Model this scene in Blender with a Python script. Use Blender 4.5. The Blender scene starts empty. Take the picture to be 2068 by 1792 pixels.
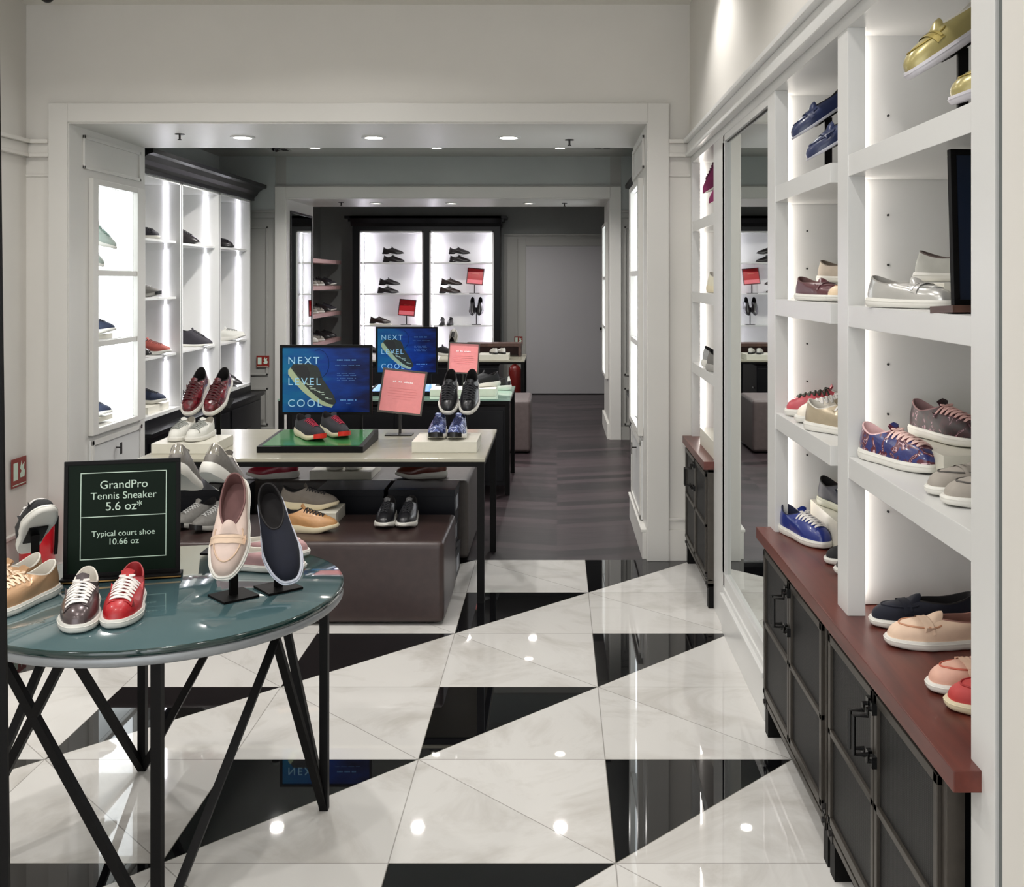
import bpy, bmesh, math, random
from mathutils import Vector, Matrix, Euler
from mathutils.bvhtree import BVHTree
random.seed(7)
SC = bpy.context.scene
COL = SC.collection
EYE = 1.54                      # camera height
FPX = 2100.0                    # focal length in px of a 2068 px wide frame
VX, VY = 1125.0, 566.0          # vanishing point of the shop's long axis

def gp(u, v, h):                # point of a horizontal surface of height h
    y = FPX*(EYE-h)/(v-VY)
    return Vector(((u-VX)*y/FPX, y, h))
def ax(u, y):                   # X of image column u at depth y
    return (u-VX)*y/FPX
def az(v, y):                   # height of image row v at depth y
    return EYE-(v-VY)*y/FPX

# ------------------------------------------------------------- materials
def C(h):
    h = h.lstrip('#'); r = [int(h[i:i+2], 16)/255 for i in (0, 2, 4)]
    return tuple(((c/12.92) if c <= .04045 else ((c+.055)/1.055)**2.4) for c in r)+(1,)
MATS = {}
def new_mat(name):
    m = bpy.data.materials.new(name); m.use_nodes = True
    nt = m.node_tree; b = nt.nodes['Principled BSDF']
    return m, nt, b
def mat(name, col, rough=.5, metal=0, coat=0, var=.06, scale=40, bump=0, emit=None, es=0, spec=.5):
    if name in MATS: return MATS[name]
    m, nt, b = new_mat(name)
    c = C(col) if isinstance(col, str) else col
    b.inputs['Roughness'].default_value = rough
    b.inputs['Metallic'].default_value = metal
    b.inputs['Coat Weight'].default_value = coat
    b.inputs['Coat Roughness'].default_value = .08
    b.inputs['Specular IOR Level'].default_value = spec
    if var or bump:
        tc = nt.nodes.new('ShaderNodeTexCoord'); n = nt.nodes.new('ShaderNodeTexNoise')
        n.inputs['Scale'].default_value = scale; n.inputs['Detail'].default_value = 3
        nt.links.new(tc.outputs['Object'], n.inputs['Vector'])
        r = nt.nodes.new('ShaderNodeValToRGB')
        lo = tuple(x*(1-var) for x in c[:3])+(1,); hi = tuple(min(1, x*(1+var)) for x in c[:3])+(1,)
        r.color_ramp.elements[0].color = lo; r.color_ramp.elements[1].color = hi
        r.color_ramp.elements[0].position = .3; r.color_ramp.elements[1].position = .7
        nt.links.new(n.outputs['Fac'], r.inputs['Fac']); nt.links.new(r.outputs['Color'], b.inputs['Base Color'])
        if bump:
            bp = nt.nodes.new('ShaderNodeBump'); bp.inputs['Strength'].default_value = bump; bp.inputs['Distance'].default_value = .002
            nt.links.new(n.outputs['Fac'], bp.inputs['Height']); nt.links.new(bp.outputs['Normal'], b.inputs['Normal'])
    else:
        b.inputs['Base Color'].default_value = c
    if emit:
        b.inputs['Emission Color'].default_value = C(emit); b.inputs['Emission Strength'].default_value = es
    MATS[name] = m
    return m
def pattern(name, cols, rough=.4, scale=60, kind='noise', bump=0, coat=0, dist=.0):
    if name in MATS: return MATS[name]
    m, nt, b = new_mat(name)
    tc = nt.nodes.new('ShaderNodeTexCoord')
    if kind == 'voronoi':
        n = nt.nodes.new('ShaderNodeTexVoronoi'); n.inputs['Scale'].default_value = scale; n.inputs['Randomness'].default_value = .8
        out = n.outputs['Color']
        sep = nt.nodes.new('ShaderNodeSeparateColor'); nt.links.new(out, sep.inputs['Color']); fac = sep.outputs['Red']
        hgt = n.outputs['Distance']
    else:
        n = nt.nodes.new('ShaderNodeTexNoise'); n.inputs['Scale'].default_value = scale; n.inputs['Detail'].default_value = 2
        n.inputs['Distortion'].default_value = dist
        fac = n.outputs['Fac']; hgt = fac
    nt.links.new(tc.outputs['Object'], n.inputs['Vector'])
    r = nt.nodes.new('ShaderNodeValToRGB'); r.color_ramp.interpolation = 'CONSTANT'
    els = r.color_ramp.elements
    while len(els) < len(cols): els.new(.5)
    for e, (p, c) in zip(els, cols): e.position = p; e.color = C(c)
    nt.links.new(fac, r.inputs['Fac']); nt.links.new(r.outputs['Color'], b.inputs['Base Color'])
    b.inputs['Roughness'].default_value = rough; b.inputs['Coat Weight'].default_value = coat
    if bump:
        bp = nt.nodes.new('ShaderNodeBump'); bp.inputs['Strength'].default_value = bump; bp.inputs['Distance'].default_value = .003
        nt.links.new(hgt, bp.inputs['Height']); nt.links.new(bp.outputs['Normal'], b.inputs['Normal'])
    MATS[name] = m
    return m
class NG:                        # tiny math node helper
    def __init__(s, nt): s.nt = nt
    def m(s, op, a, b=None, c=None):
        n = s.nt.nodes.new('ShaderNodeMath'); n.operation = op
        for i, v in enumerate((a, b, c)):
            if v is None: continue
            if isinstance(v, (int, float)): n.inputs[i].default_value = v
            else: s.nt.links.new(v, n.inputs[i])
        return n.outputs[0]
    def mix(s, f, a, b):
        n = s.nt.nodes.new('ShaderNodeMix'); n.data_type = 'RGBA'
        for k, v in ((0, f), (6, a), (7, b)):
            if isinstance(v, (int, float, tuple)): n.inputs[k].default_value = v
            else: s.nt.links.new(v, n.inputs[k])
        return n.outputs[2]

def floor_tile_mat():
    m, nt, b = new_mat('marble_tiles'); g = NG(nt)
    tc = nt.nodes.new('ShaderNodeTexCoord'); sp = nt.nodes.new('ShaderNodeSeparateXYZ')
    nt.links.new(tc.outputs['Object'], sp.inputs[0])
    px = g.m('MULTIPLY', g.m('ADD', sp.outputs[0], .4455), 1/.6)
    py = g.m('MULTIPLY', g.m('SUBTRACT', 5.72, sp.outputs[1]), 1/.595)
    ix, iy = g.m('FLOOR', px), g.m('FLOOR', py)
    fx, fy = g.m('SUBTRACT', px, ix), g.m('SUBTRACT', py, iy)
    par = g.m('FLOORED_MODULO', g.m('ADD', ix, iy), 2)
    odd = g.m('GREATER_THAN', par, .5)
    s = g.m('ADD', fx, fy)
    tri = g.m('LESS_THAN', s, 1)
    black = g.m('MULTIPLY', odd, tri)
    # seams
    ex = g.m('MINIMUM', fx, g.m('SUBTRACT', 1, fx)); ey = g.m('MINIMUM', fy, g.m('SUBTRACT', 1, fy))
    d1 = g.m('MULTIPLY', g.m('ABSOLUTE', g.m('SUBTRACT', fx, fy)), .7071)
    d2 = g.m('MULTIPLY', g.m('ABSOLUTE', g.m('SUBTRACT', s, 1)), .7071)
    dd = g.m('ADD', g.m('MULTIPLY', d2, odd), g.m('MULTIPLY', d1, g.m('SUBTRACT', 1, odd)))
    dmin = g.m('MINIMUM', g.m('MINIMUM', ex, ey), dd)
    seam = g.m('LESS_THAN', dmin, .0028)
    # tone per piece
    half = g.m('ADD', g.m('MULTIPLY', g.m('LESS_THAN', fx, fy), g.m('SUBTRACT', 1, odd)), g.m('MULTIPLY', tri, odd))
    cmb = nt.nodes.new('ShaderNodeCombineXYZ')
    nt.links.new(ix, cmb.inputs[0]); nt.links.new(iy, cmb.inputs[1]); nt.links.new(half, cmb.inputs[2])
    wn = nt.nodes.new('ShaderNodeTexWhiteNoise'); nt.links.new(cmb.outputs[0], wn.inputs['Vector'])
    va = nt.nodes.new('ShaderNodeVectorMath'); va.operation = 'ADD'
    nt.links.new(tc.outputs['Object'], va.inputs[0])
    vs = nt.nodes.new('ShaderNodeVectorMath'); vs.operation = 'SCALE'; vs.inputs['Scale'].default_value = 5
    nt.links.new(wn.outputs['Color'], vs.inputs[0]); nt.links.new(vs.outputs[0], va.inputs[1])
    no = nt.nodes.new('ShaderNodeTexNoise'); no.inputs['Scale'].default_value = 2.2; no.inputs['Detail'].default_value = 7
    no.inputs['Distortion'].default_value = 1.6; no.inputs['Roughness'].default_value = .62
    nt.links.new(va.outputs[0], no.inputs['Vector'])
    rp = nt.nodes.new('ShaderNodeValToRGB'); e = rp.color_ramp.elements
    e[0].position = .28; e[0].color = C('bfbbb5'); e[1].position = .52; e[1].color = C('d6d4d0')
    nt.links.new(no.outputs['Fac'], rp.inputs['Fac'])
    tone = g.m('ADD', .93, g.m('MULTIPLY', wn.outputs['Value'], .07))
    vm = nt.nodes.new('ShaderNodeVectorMath'); vm.operation = 'SCALE'
    nt.links.new(rp.outputs['Color'], vm.inputs[0]); nt.links.new(tone, vm.inputs['Scale'])
    col = g.mix(black, vm.outputs[0], C('0c0c0e'))
    col = g.mix(g.m('MULTIPLY', seam, .55), col, C('5f5a52'))
    nt.links.new(col, b.inputs['Base Color'])
    b.inputs['Roughness'].default_value = .018
    b.inputs['IOR'].default_value = 1.5
    b.inputs['Specular IOR Level'].default_value = .6
    return m
def floor_wood_mat():
    m, nt, b = new_mat('dark_planks'); g = NG(nt)
    tc = nt.nodes.new('ShaderNodeTexCoord'); sp = nt.nodes.new('ShaderNodeSeparateXYZ')
    nt.links.new(tc.outputs['Object'], sp.inputs[0])
    # zig-zag planks: bands along the room, boards slanting in alternate directions
    bx_ = g.m('MULTIPLY', sp.outputs[0], 1/.62); ib = g.m('FLOOR', bx_)
    sgn = g.m('SUBTRACT', g.m('MULTIPLY', g.m('FLOORED_MODULO', ib, 2), 2), 1)
    fxx = g.m('SUBTRACT', g.m('SUBTRACT', bx_, ib), .5)
    sl = g.m('ADD', sp.outputs[1], g.m('MULTIPLY', g.m('MULTIPLY', fxx, sgn), .16))
    pb = g.m('MULTIPLY', sl, 1/.13); ip = g.m('FLOOR', pb); fp = g.m('SUBTRACT', pb, ip)
    cmb = nt.nodes.new('ShaderNodeCombineXYZ'); nt.links.new(ib, cmb.inputs[0]); nt.links.new(ip, cmb.inputs[1])
    wn = nt.nodes.new('ShaderNodeTexWhiteNoise'); nt.links.new(cmb.outputs[0], wn.inputs['Vector'])
    mp = nt.nodes.new('ShaderNodeMapping'); mp.inputs['Scale'].default_value = (3, 38, 3)
    nt.links.new(tc.outputs['Object'], mp.inputs['Vector'])
    no = nt.nodes.new('ShaderNodeTexNoise'); no.inputs['Scale'].default_value = 1.3; no.inputs['Detail'].default_value = 6
    nt.links.new(mp.outputs['Vector'], no.inputs['Vector'])
    f = g.m('ADD', g.m('MULTIPLY', wn.outputs['Value'], .5), g.m('MULTIPLY', no.outputs['Fac'], .65))
    rp = nt.nodes.new('ShaderNodeValToRGB'); e = rp.color_ramp.elements
    e[0].position = .25; e[0].color = C('0e0b0d'); e[1].position = .85; e[1].color = C('3c3134')
    nt.links.new(f, rp.inputs['Fac'])
    seam = g.m('LESS_THAN', fp, .06)
    col = g.mix(g.m('MULTIPLY', seam, .8), rp.outputs['Color'], C('0e0c0c'))
    nt.links.new(col, b.inputs['Base Color'])
    b.inputs['Roughness'].default_value = .34; b.inputs['Specular IOR Level'].default_value = .35
    return m
def wood_mat(name, c0, c1, rough=.3):
    if name in MATS: return MATS[name]
    m, nt, b = new_mat(name)
    tc = nt.nodes.new('ShaderNodeTexCoord'); mp = nt.nodes.new('ShaderNodeMapping'); mp.inputs['Scale'].default_value = (26, 2.2, 26)
    nt.links.new(tc.outputs['Object'], mp.inputs['Vector'])
    no = nt.nodes.new('ShaderNodeTexNoise'); no.inputs['Scale'].default_value = 1.0; no.inputs['Detail'].default_value = 6; no.inputs['Distortion'].default_value = .6
    nt.links.new(mp.outputs['Vector'], no.inputs['Vector'])
    rp = nt.nodes.new('ShaderNodeValToRGB'); e = rp.color_ramp.elements
    e[0].position = .25; e[0].color = C(c0); e[1].position = .75; e[1].color = C(c1)
    nt.links.new(no.outputs['Fac'], rp.inputs['Fac']); nt.links.new(rp.outputs['Color'], b.inputs['Base Color'])
    b.inputs['Roughness'].default_value = rough
    MATS[name] = m
    return m
def mesh_panel_mat():            # fine woven wire in the cabinet doors
    m, nt, b = new_mat('wire_weave')
    tc = nt.nodes.new('ShaderNodeTexCoord')
    wv = nt.nodes.new('ShaderNodeTexWave'); wv.bands_direction = 'Z'; wv.inputs['Scale'].default_value = 90
    w2 = nt.nodes.new('ShaderNodeTexWave'); w2.bands_direction = 'Y'; w2.inputs['Scale'].default_value = 60
    for w in (wv, w2): nt.links.new(tc.outputs['Object'], w.inputs['Vector'])
    g = NG(nt); f = g.m('MULTIPLY', wv.outputs['Fac'], w2.outputs['Fac'])
    rp = nt.nodes.new('ShaderNodeValToRGB'); e = rp.color_ramp.elements
    e[0].color = C('080808'); e[1].color = C('1f1e1c')
    nt.links.new(f, rp.inputs['Fac']); nt.links.new(rp.outputs['Color'], b.inputs['Base Color'])
    bp = nt.nodes.new('ShaderNodeBump'); bp.inputs['Strength'].default_value = .5; bp.inputs['Distance'].default_value = .002
    nt.links.new(f, bp.inputs['Height']); nt.links.new(bp.outputs['Normal'], b.inputs['Normal'])
    b.inputs['Roughness'].default_value = .45; b.inputs['Specular IOR Level'].default_value = .3
    return m
def emis(name, col, s):
    if name in MATS: return MATS[name]
    m, nt, b = new_mat(name)
    b.inputs['Base Color'].default_value = C('f0f0f0')
    b.inputs['Emission Color'].default_value = C(col); b.inputs['Emission Strength'].default_value = s
    MATS[name] = m
    return m
def poster_mat():                # printed underwater picture
    if 'poster_print' in MATS: return MATS['poster_print']
    m, nt, b = new_mat('poster_print'); g = NG(nt)
    tc = nt.nodes.new('ShaderNodeTexCoord'); sp = nt.nodes.new('ShaderNodeSeparateXYZ')
    nt.links.new(tc.outputs['Object'], sp.inputs[0])
    no = nt.nodes.new('ShaderNodeTexNoise'); no.inputs['Scale'].default_value = 9; no.inputs['Detail'].default_value = 3
    mp = nt.nodes.new('ShaderNodeMapping'); mp.inputs['Scale'].default_value = (.6, 1, 2)
    nt.links.new(tc.outputs['Object'], mp.inputs['Vector']); nt.links.new(mp.outputs['Vector'], no.inputs['Vector'])
    f = g.m('ADD', g.m('MULTIPLY', g.m('ADD', sp.outputs[0], .02), -1.7), g.m('MULTIPLY', no.outputs['Fac'], 1.0))
    rp = nt.nodes.new('ShaderNodeValToRGB'); e = rp.color_ramp.elements
    e[0].position = .05; e[0].color = C('020a3c'); e[1].position = .95; e[1].color = C('0c6a96')
    n = e.new(.45); n.color = C('06368a')
    nt.links.new(f, rp.inputs['Fac']); nt.links.new(rp.outputs['Color'], b.inputs['Base Color'])
    b.inputs['Roughness'].default_value = .3; b.inputs['Specular IOR Level'].default_value = .2
    nt.links.new(rp.outputs['Color'], b.inputs['Emission Color']); b.inputs['Emission Strength'].default_value = .0
    MATS['poster_print'] = m
    return m

# ------------------------------------------------------------- mesh helpers
class MB:
    def __init__(s): s.v = []; s.f = []
    def add(s, vs, fs):
        o = len(s.v); s.v += [Vector(v) for v in vs]; s.f += [tuple(i+o for i in f) for f in fs]; return s
    def box(s, x0, x1, y0, y1, z0, z1, M=None):
        vs = [Vector((x, y, z)) for z in (z0, z1) for y in (y0, y1) for x in (x0, x1)]
        if M is not None: vs = [M @ v for v in vs]
        return s.add(vs, [(0, 2, 3, 1), (4, 5, 7, 6), (0, 1, 5, 4), (2, 6, 7, 3), (0, 4, 6, 2), (1, 3, 7, 5)])
    def tube(s, pts, r, n=8, cap=True, flat=1.0, closed=False):
        pts = [Vector(p) for p in pts]; rings = []; N = len(pts)
        prev = None
        for i, p in enumerate(pts):
            if closed: d = pts[(i+1) % N]-pts[i-1]
            else: d = pts[min(i+1, N-1)]-pts[max(i-1, 0)]
            d.normalize()
            up = Vector((0, 0, 1)) if abs(d.z) < .95 else Vector((1, 0, 0))
            a = d.cross(up).normalized(); b = a.cross(d).normalized()
            if prev is not None and a.dot(prev) < 0: a = -a; b = -b
            prev = a
            rr = r[i] if isinstance(r, (list, tuple)) else r
            rings.append([p+a*math.cos(t)*rr+b*math.sin(t)*rr*flat for t in [2*math.pi*k/n for k in range(n)]])
        vs = [v for ring in rings for v in ring]; fs = []
        for i in range(N if closed else N-1):
            j = (i+1) % N
            for k in range(n):
                k2 = (k+1) % n; fs.append((i*n+k, i*n+k2, j*n+k2, j*n+k))
        if cap and not closed:
            fs.append(tuple(range(n))[::-1]); fs.append(tuple((N-1)*n+k for k in range(n)))
        return s.add(vs, fs)
    def bar(s, a, b, w, d=None):
        a, b = Vector(a), Vector(b); d = d or w
        z = (b-a).normalized(); up = Vector((0, 1, 0)) if abs(z.y) < .9 else Vector((1, 0, 0))
        x = up.cross(z).normalized(); y = z.cross(x)
        vs = []
        for p in (a, b):
            for sx, sy in ((-1, -1), (1, -1), (1, 1), (-1, 1)): vs.append(p+x*sx*w/2+y*sy*d/2)
        return s.add(vs, [(3, 2, 1, 0), (4, 5, 6, 7), (0, 1, 5, 4), (1, 2, 6, 5), (2, 3, 7, 6), (3, 0, 4, 7)])
    def cyl(s, c, r, z0, z1, n=32, r2=None):
        r2 = r if r2 is None else r2
        vs = [(c[0]+r*math.cos(2*math.pi*k/n), c[1]+r*math.sin(2*math.pi*k/n), z0) for k in range(n)]
        vs += [(c[0]+r2*math.cos(2*math.pi*k/n), c[1]+r2*math.sin(2*math.pi*k/n), z1) for k in range(n)]
        fs = [tuple(range(n))[::-1], tuple(range(n, 2*n))]+[(k, (k+1) % n, n+(k+1) % n, n+k) for k in range(n)]
        return s.add(vs, fs)
    def prism(s, pts, axis, a, b):   # polygon (two coords) extruded along axis from a to b
        def P(p, t):
            if axis == 'y': return (p[0], t, p[1])
            if axis == 'x': return (t, p[0], p[1])
            return (p[0], p[1], t)
        n = len(pts); vs = [P(p, a) for p in pts]+[P(p, b) for p in pts]
        fs = [tuple(range(n)), tuple(range(n, 2*n))[::-1]]+[(k, n+k, n+(k+1) % n, (k+1) % n) for k in range(n)]
        return s.add(vs, fs)
    def mesh(s, name, off=(0, 0, 0), bevel=0, seg=2, smooth=False):
        me = bpy.data.meshes.new(name)
        o = Vector(off)
        me.from_pydata([tuple(v-o) for v in s.v], [], s.f)
        bm = bmesh.new(); bm.from_mesh(me)
        bmesh.ops.recalc_face_normals(bm, faces=bm.faces)
        if bevel:
            bmesh.ops.bevel(bm, geom=list(bm.edges), offset=bevel, segments=seg, affect='EDGES', profile=.7, clamp_overlap=True)
        if smooth:
            for f in bm.faces: f.smooth = True
            for e in bm.edges:
                if len(e.link_faces) == 2 and e.calc_face_angle(0) > math.radians(50): e.smooth = False
        bm.to_mesh(me); bm.free()
        return me
    def build(s, name, m, parent=None, bevel=0, seg=2, smooth=False, local=False):
        off = (0, 0, 0)
        if parent is not None and not local: off = parent['_o'] if '_o' in parent else parent.location
        me = s.mesh(name, off, bevel, seg, smooth)
        return link(name, me, m, parent)
def link(name, me, m, parent=None):
    if m is not None and not me.materials: me.materials.append(m)
    o = bpy.data.objects.new(name, me); COL.objects.link(o)
    if parent is not None: o.parent = parent
    return o
def tag(o, label=None, cat=None, group=None, kind=None):
    if label: o['label'] = label
    if cat: o['category'] = cat
    if group: o['group'] = group
    if kind: o['kind'] = kind
    return o
def thing(name, label, cat, loc=(0, 0, 0), rot=(0, 0, 0), group=None):
    o = bpy.data.objects.new(name, None); COL.objects.link(o)
    o.location = loc; o.rotation_euler = rot; o.empty_display_size = .05
    return tag(o, label, cat, group)
def B(*a): return MB().box(*a)
def struct(name, mb, m, **k):
    o = mb.build(name, m, **k); o['kind'] = 'structure'; return o
def text_part(s, size, m, parent, loc, rot=(0, 0, 0), name='lettering', align='LEFT', space=1.0, ext=.0004, bold=0):
    cu = bpy.data.curves.new('t', 'FONT'); cu.body = s; cu.size = size; cu.align_x = align
    cu.space_character = space; cu.extrude = ext; cu.offset = bold
    o = bpy.data.objects.new('t', cu); COL.objects.link(o)
    dg = bpy.context.evaluated_depsgraph_get()
    me = bpy.data.meshes.new_from_object(o.evaluated_get(dg))
    bpy.data.objects.remove(o, do_unlink=True)
    me.name = name; me.materials.clear(); me.materials.append(m)
    # lay the letters upright in the local XZ plane, facing -Y
    M = Matrix.Translation(loc) @ Euler(rot).to_matrix().to_4x4() @ Matrix.Rotation(math.pi/2, 4, 'X')
    me.transform(M)
    p = bpy.data.objects.new(name, me); COL.objects.link(p); p.parent = parent
    return p

# ------------------------------------------------------------- shoes
def interp(tab, t):
    if t <= tab[0][0]: return tab[0][1]
    for (a, va), (b, vb) in zip(tab, tab[1:]):
        if t <= b:
            k = (t-a)/(b-a); k = k*k*(3-2*k); return va+(vb-va)*k
    return tab[-1][1]
SPEC = {
 'court': dict(L=.275, W=.100, se=.62, prof=[(0, .76), (.15, .76), (.36, .70), (.55, .86), (.70, 1), (.86, .97), (1, .88)],
    zb=[(0, 0), (.8, 0), (1, .003)], zt=[(0, .028), (.5, .024), (1, .024)], flare=.003,
    yc=-.068, a=.058, b=.031, zB=.094, zS=.070, zF=.088, h1=(.046, .034, .032), k=(.52, .22, .12), drop=(.018, .010, .020), lace=.104, lw=(.030, .023)),
 'runner': dict(L=.285, W=.102, se=.62, prof=[(0, .80), (.15, .80), (.36, .74), (.55, .86), (.70, 1), (.86, .93), (1, .80)],
    zb=[(0, .004), (.08, 0), (.7, 0), (1, .018)], zt=[(0, .040), (.35, .034), (.7, .026), (1, .036)], flare=.005,
    yc=-.068, a=.058, b=.032, zB=.108, zS=.082, zF=.104, h1=(.034, .034, .034), k=(.52, .22, .12), drop=(.034, .012, .022), lace=.090, lw=(.022, .016)),
 'loafer': dict(L=.265, W=.096, se=.62, prof=[(0, .76), (.15, .76), (.36, .72), (.55, .86), (.70, 1), (.86, .96), (1, .86)],
    zb=[(0, 0), (.8, 0), (1, .003)], zt=[(0, .024), (.5, .021), (1, .021)], flare=.003,
    yc=-.047, a=.072, b=.032, zB=.078, zS=.058, zF=.062, h1=(.038, .026, .026), k=(.48, .22, .12), drop=(.004, .008, .016), lace=0, lw=(0, 0)),
 'dress': dict(L=.290, W=.094, se=.72, prof=[(0, .74), (.15, .72), (.36, .66), (.55, .84), (.68, 1), (.84, .84), (1, .56)],
    zb=[(0, 0), (.24, 0), (.30, .014), (.55, .006), (.68, 0), (.8, 0), (1, .010)], zt=[(0, .026), (.28, .024), (.55, .014), (.7, .009), (1, .017)], flare=.002,
    yc=-.070, a=.060, b=.029, zB=.092, zS=.066, zF=.088, h1=(.032, .030, .030), k=(.56, .22, .12), drop=(.036, .012, .020), lace=.055, lw=(.015, .012)),
}
SPEC['moc'] = dict(SPEC['loafer'], zt=[(0, .010), (.5, .008), (1, .010)], zb=[(0, 0), (.8, 0), (1, .004)], flare=0, zB=.064, zS=.044, zF=.050, h1=(.040, .026, .026))
SPEC['slipon'] = dict(SPEC['loafer'], yc=-.056, a=.066, zF=.070, drop=(.012, .008, .016))
SPEC['boot'] = dict(SPEC['runner'], zB=.135, zS=.118, zF=.130, zt=[(0, .022), (.5, .018), (1, .022)], drop=(.055, .015, .025))

def shoe_geo(kind, side):
    S = SPEC[kind]; L, W = S['L'], S['W']; NT = 40; NV = 10
    def outl(th, off=0):
        c, s = math.cos(th), math.sin(th)
        y = math.copysign(abs(c)**.92, c)*L/2
        t = y/L+.5
        x = math.copysign(abs(s)**S['se'], s)*W/2*interp(S['prof'], t)
        x -= side*W*.07*max(0, (t-.5)/.5)**1.5
        if off:
            x *= 1+off/(W/2); y *= 1+off/(L/2)
        return x, y, t
    ths = [2*math.pi*i/NT for i in range(NT)]
    out = {}
    # sole
    mb = MB(); rings = []
    for off, zf in ((-.010, 0), (-.003, .03), (0, .18), (S['flare']*.6, .5), (0, .9), (-.001, 1.0), (-.008, 1.0)):
        ring = []
        for th in ths:
            x, y, t = outl(th, off+.0015); zb, zt = interp(S['zb'], t), interp(S['zt'], t)
            ring.append((x, y, zb+(zt-zb)*zf))
        rings.append(ring)
    def loft(mb, rings, capb=True, capt=True):
        n = len(rings[0]); vs = [v for r in rings for v in r]; fs = []
        for i in range(len(rings)-1):
            for k in range(n):
                k2 = (k+1) % n; fs.append((i*n+k, i*n+k2, (i+1)*n+k2, (i+1)*n+k))
        if capb:
            c = [sum(v[j] for v in rings[0])/n for j in range(3)]; vs.append(tuple(c)); ci = len(vs)-1
            fs += [(ci, (k+1) % n, k) for k in range(n)]
        if capt:
            b0 = (len(rings)-1)*n; c = [sum(v[j] for v in rings[-1])/n for j in range(3)]; vs.append(tuple(c)); ci = len(vs)-1
            fs += [(ci, b0+k, b0+(k+1) % n) for k in range(n)]
        mb.add(vs, fs)
    if kind in ('dress', 'runner'):   # follow the arched bottom with strips instead of a fan
        n = len(rings[0]); vs = [v for r in rings for v in r]; fs = []
        for i in range(len(rings)-1):
            for k in range(n):
                k2 = (k+1) % n; fs.append((i*n+k, i*n+k2, (i+1)*n+k2, (i+1)*n+k))
        for base in (0, (len(rings)-1)*n):
            for k in range(n//2):
                a, b2, c2, d = k, (k+1), (n-k-1) % n, (n-k) % n
                q = [base+a, base+b2, base+c2, base+d]
                q2 = []
                for z in q:
                    if z not in q2: q2.append(z)
                if len(q2) > 2: fs.append(tuple(q2))
        mb.add(vs, fs)
    else: loft(mb, rings)
    out['sole'] = mb
    # upper
    yc, a, b = S['yc'], S['a'], S['b']
    def collar(th, inn=0, dz=0):
        c, s = math.cos(th), math.sin(th)
        x = (b-inn)*math.copysign(abs(s)**.85, s)*(1-.16*max(0, c)); y = yc+(a-inn)*c
        z = S['zS']+((S['zB']-S['zS'])*abs(c)**1.6 if c < 0 else (S['zF']-S['zS'])*c**1.5)
        return Vector((x, y, z+dz))
    def surf(th, v, off=0):
        c = math.cos(th)
        x, y, t = outl(th, -.004); P0 = Vector((x, y, interp(S['zt'], t)-.004)); P1 = collar(th)
        f = max(0, c)**1.2; r = max(0, -c)**1.2; s_ = max(0, 1-f-r)
        w = lambda q: q[0]*f+q[1]*s_+q[2]*r
        od = Vector((P0.x, P0.y*.35, 0))
        if od.length > 1e-6: od.normalize()
        C1 = P0+od*.004+Vector((0, 0, w(S['h1'])))
        C2 = P1+Vector(((P0.x-P1.x), (P0.y-P1.y), 0))*w(S['k'])-Vector((0, 0, w(S['drop'])))
        u = 1-v
        p = P0*u**3+C1*3*u*u*v+C2*3*u*v*v+P1*v**3
        return p
    vs = []; fs = []
    for j in range(NV+1):
        for th in ths: vs.append(surf(th, j/NV))
    for j in range(NV):
        for k in range(NT):
            k2 = (k+1) % NT; fs.append((j*NT+k, j*NT+k2, (j+1)*NT+k2, (j+1)*NT+k))
    mb = MB().add(vs, fs); out['upper'] = mb
    bvh = BVHTree.FromPolygons([tuple(v) for v in vs], fs)
    def drape(x, y, off=0):
        h = bvh.ray_cast(Vector((x, y, .4)), Vector((0, 0, -1)))
        if h[0] is None:
            p = bvh.find_nearest(Vector((x, y, S['zF'])))
            q = p[0]; return Vector((x, y, q.z))+Vector((0, 0, off))
        nrm = h[1] if h[1].z > 0 else -h[1]
        return h[0]+nrm*off
    # lining
    mb = MB(); rs = [[collar(th) for th in ths], [collar(th, .0015, .003) for th in ths], [collar(th, .0045, .002) for th in ths], [collar(th, .006, -.006) for th in ths]]
    low = []
    for th in ths:
        p = collar(th, .004); p.z = interp(S['zt'], .3)+.006; low.append(p)
    rs.append(low)
    loft(mb, [[tuple(p) for p in r] for r in rs], capb=False)
    out['lining'] = mb
    yf = yc+a
    if S['lace']:
        n = 7 if kind in ('court', 'runner', 'boot') else 4
        # facings
        mb = MB()
        for sg in (-1, 1):
            g = []; NR, NC = 9, 5
            for i in range(NR+1):
                t = i/NR; y = yf-.002+(S['lace']+.010)*t
                w0 = .010-.002*t; w1 = S['lw'][0]+.009+(S['lw'][1]-S['lw'][0])*t
                for q in range(NC): g.append(drape(sg*(w0+(w1-w0)*q/(NC-1)), y, .0016 if 0 < q < NC-1 else .0003))
            mb.add(g, [(i*NC+q, i*NC+q+1, (i+1)*NC+q+1, (i+1)*NC+q) for i in range(NR) for q in range(NC-1)])
        out['facing'] = mb
        # tongue
        mb = MB(); g = []; NR, NC = 10, 5; tw = .017
        for i in range(NR+1):
            t = i/NR
            for q in range(NC):
                x = tw*(q/(NC-1)*2-1)
                if i < 8:
                    p = drape(x*.7, yf+S['lace']*(1-i/7.5)+.001, .0009)
                else:
                    base = drape(x*.6, yf+.002, .0009); e = (i-7)/3
                    p = base+Vector((x*.35*e, -.010*e, .020*e-abs(x)*.25*e))
                g.append(p)
        f_ = [(i*NC+q, i*NC+q+1, (i+1)*NC+q+1, (i+1)*NC+q) for i in range(NR) for q in range(NC-1)]
        mb.add(g, f_); g2 = [p+Vector((0, -.004, -.003)) for p in g[7*NC:]]
        mb.add(g2, [(i*NC+q, i*NC+q+1, (i+1)*NC+q+1, (i+1)*NC+q) for i in range(3) for q in range(NC-1)])
        out['tongue'] = mb
        mb = MB()
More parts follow.
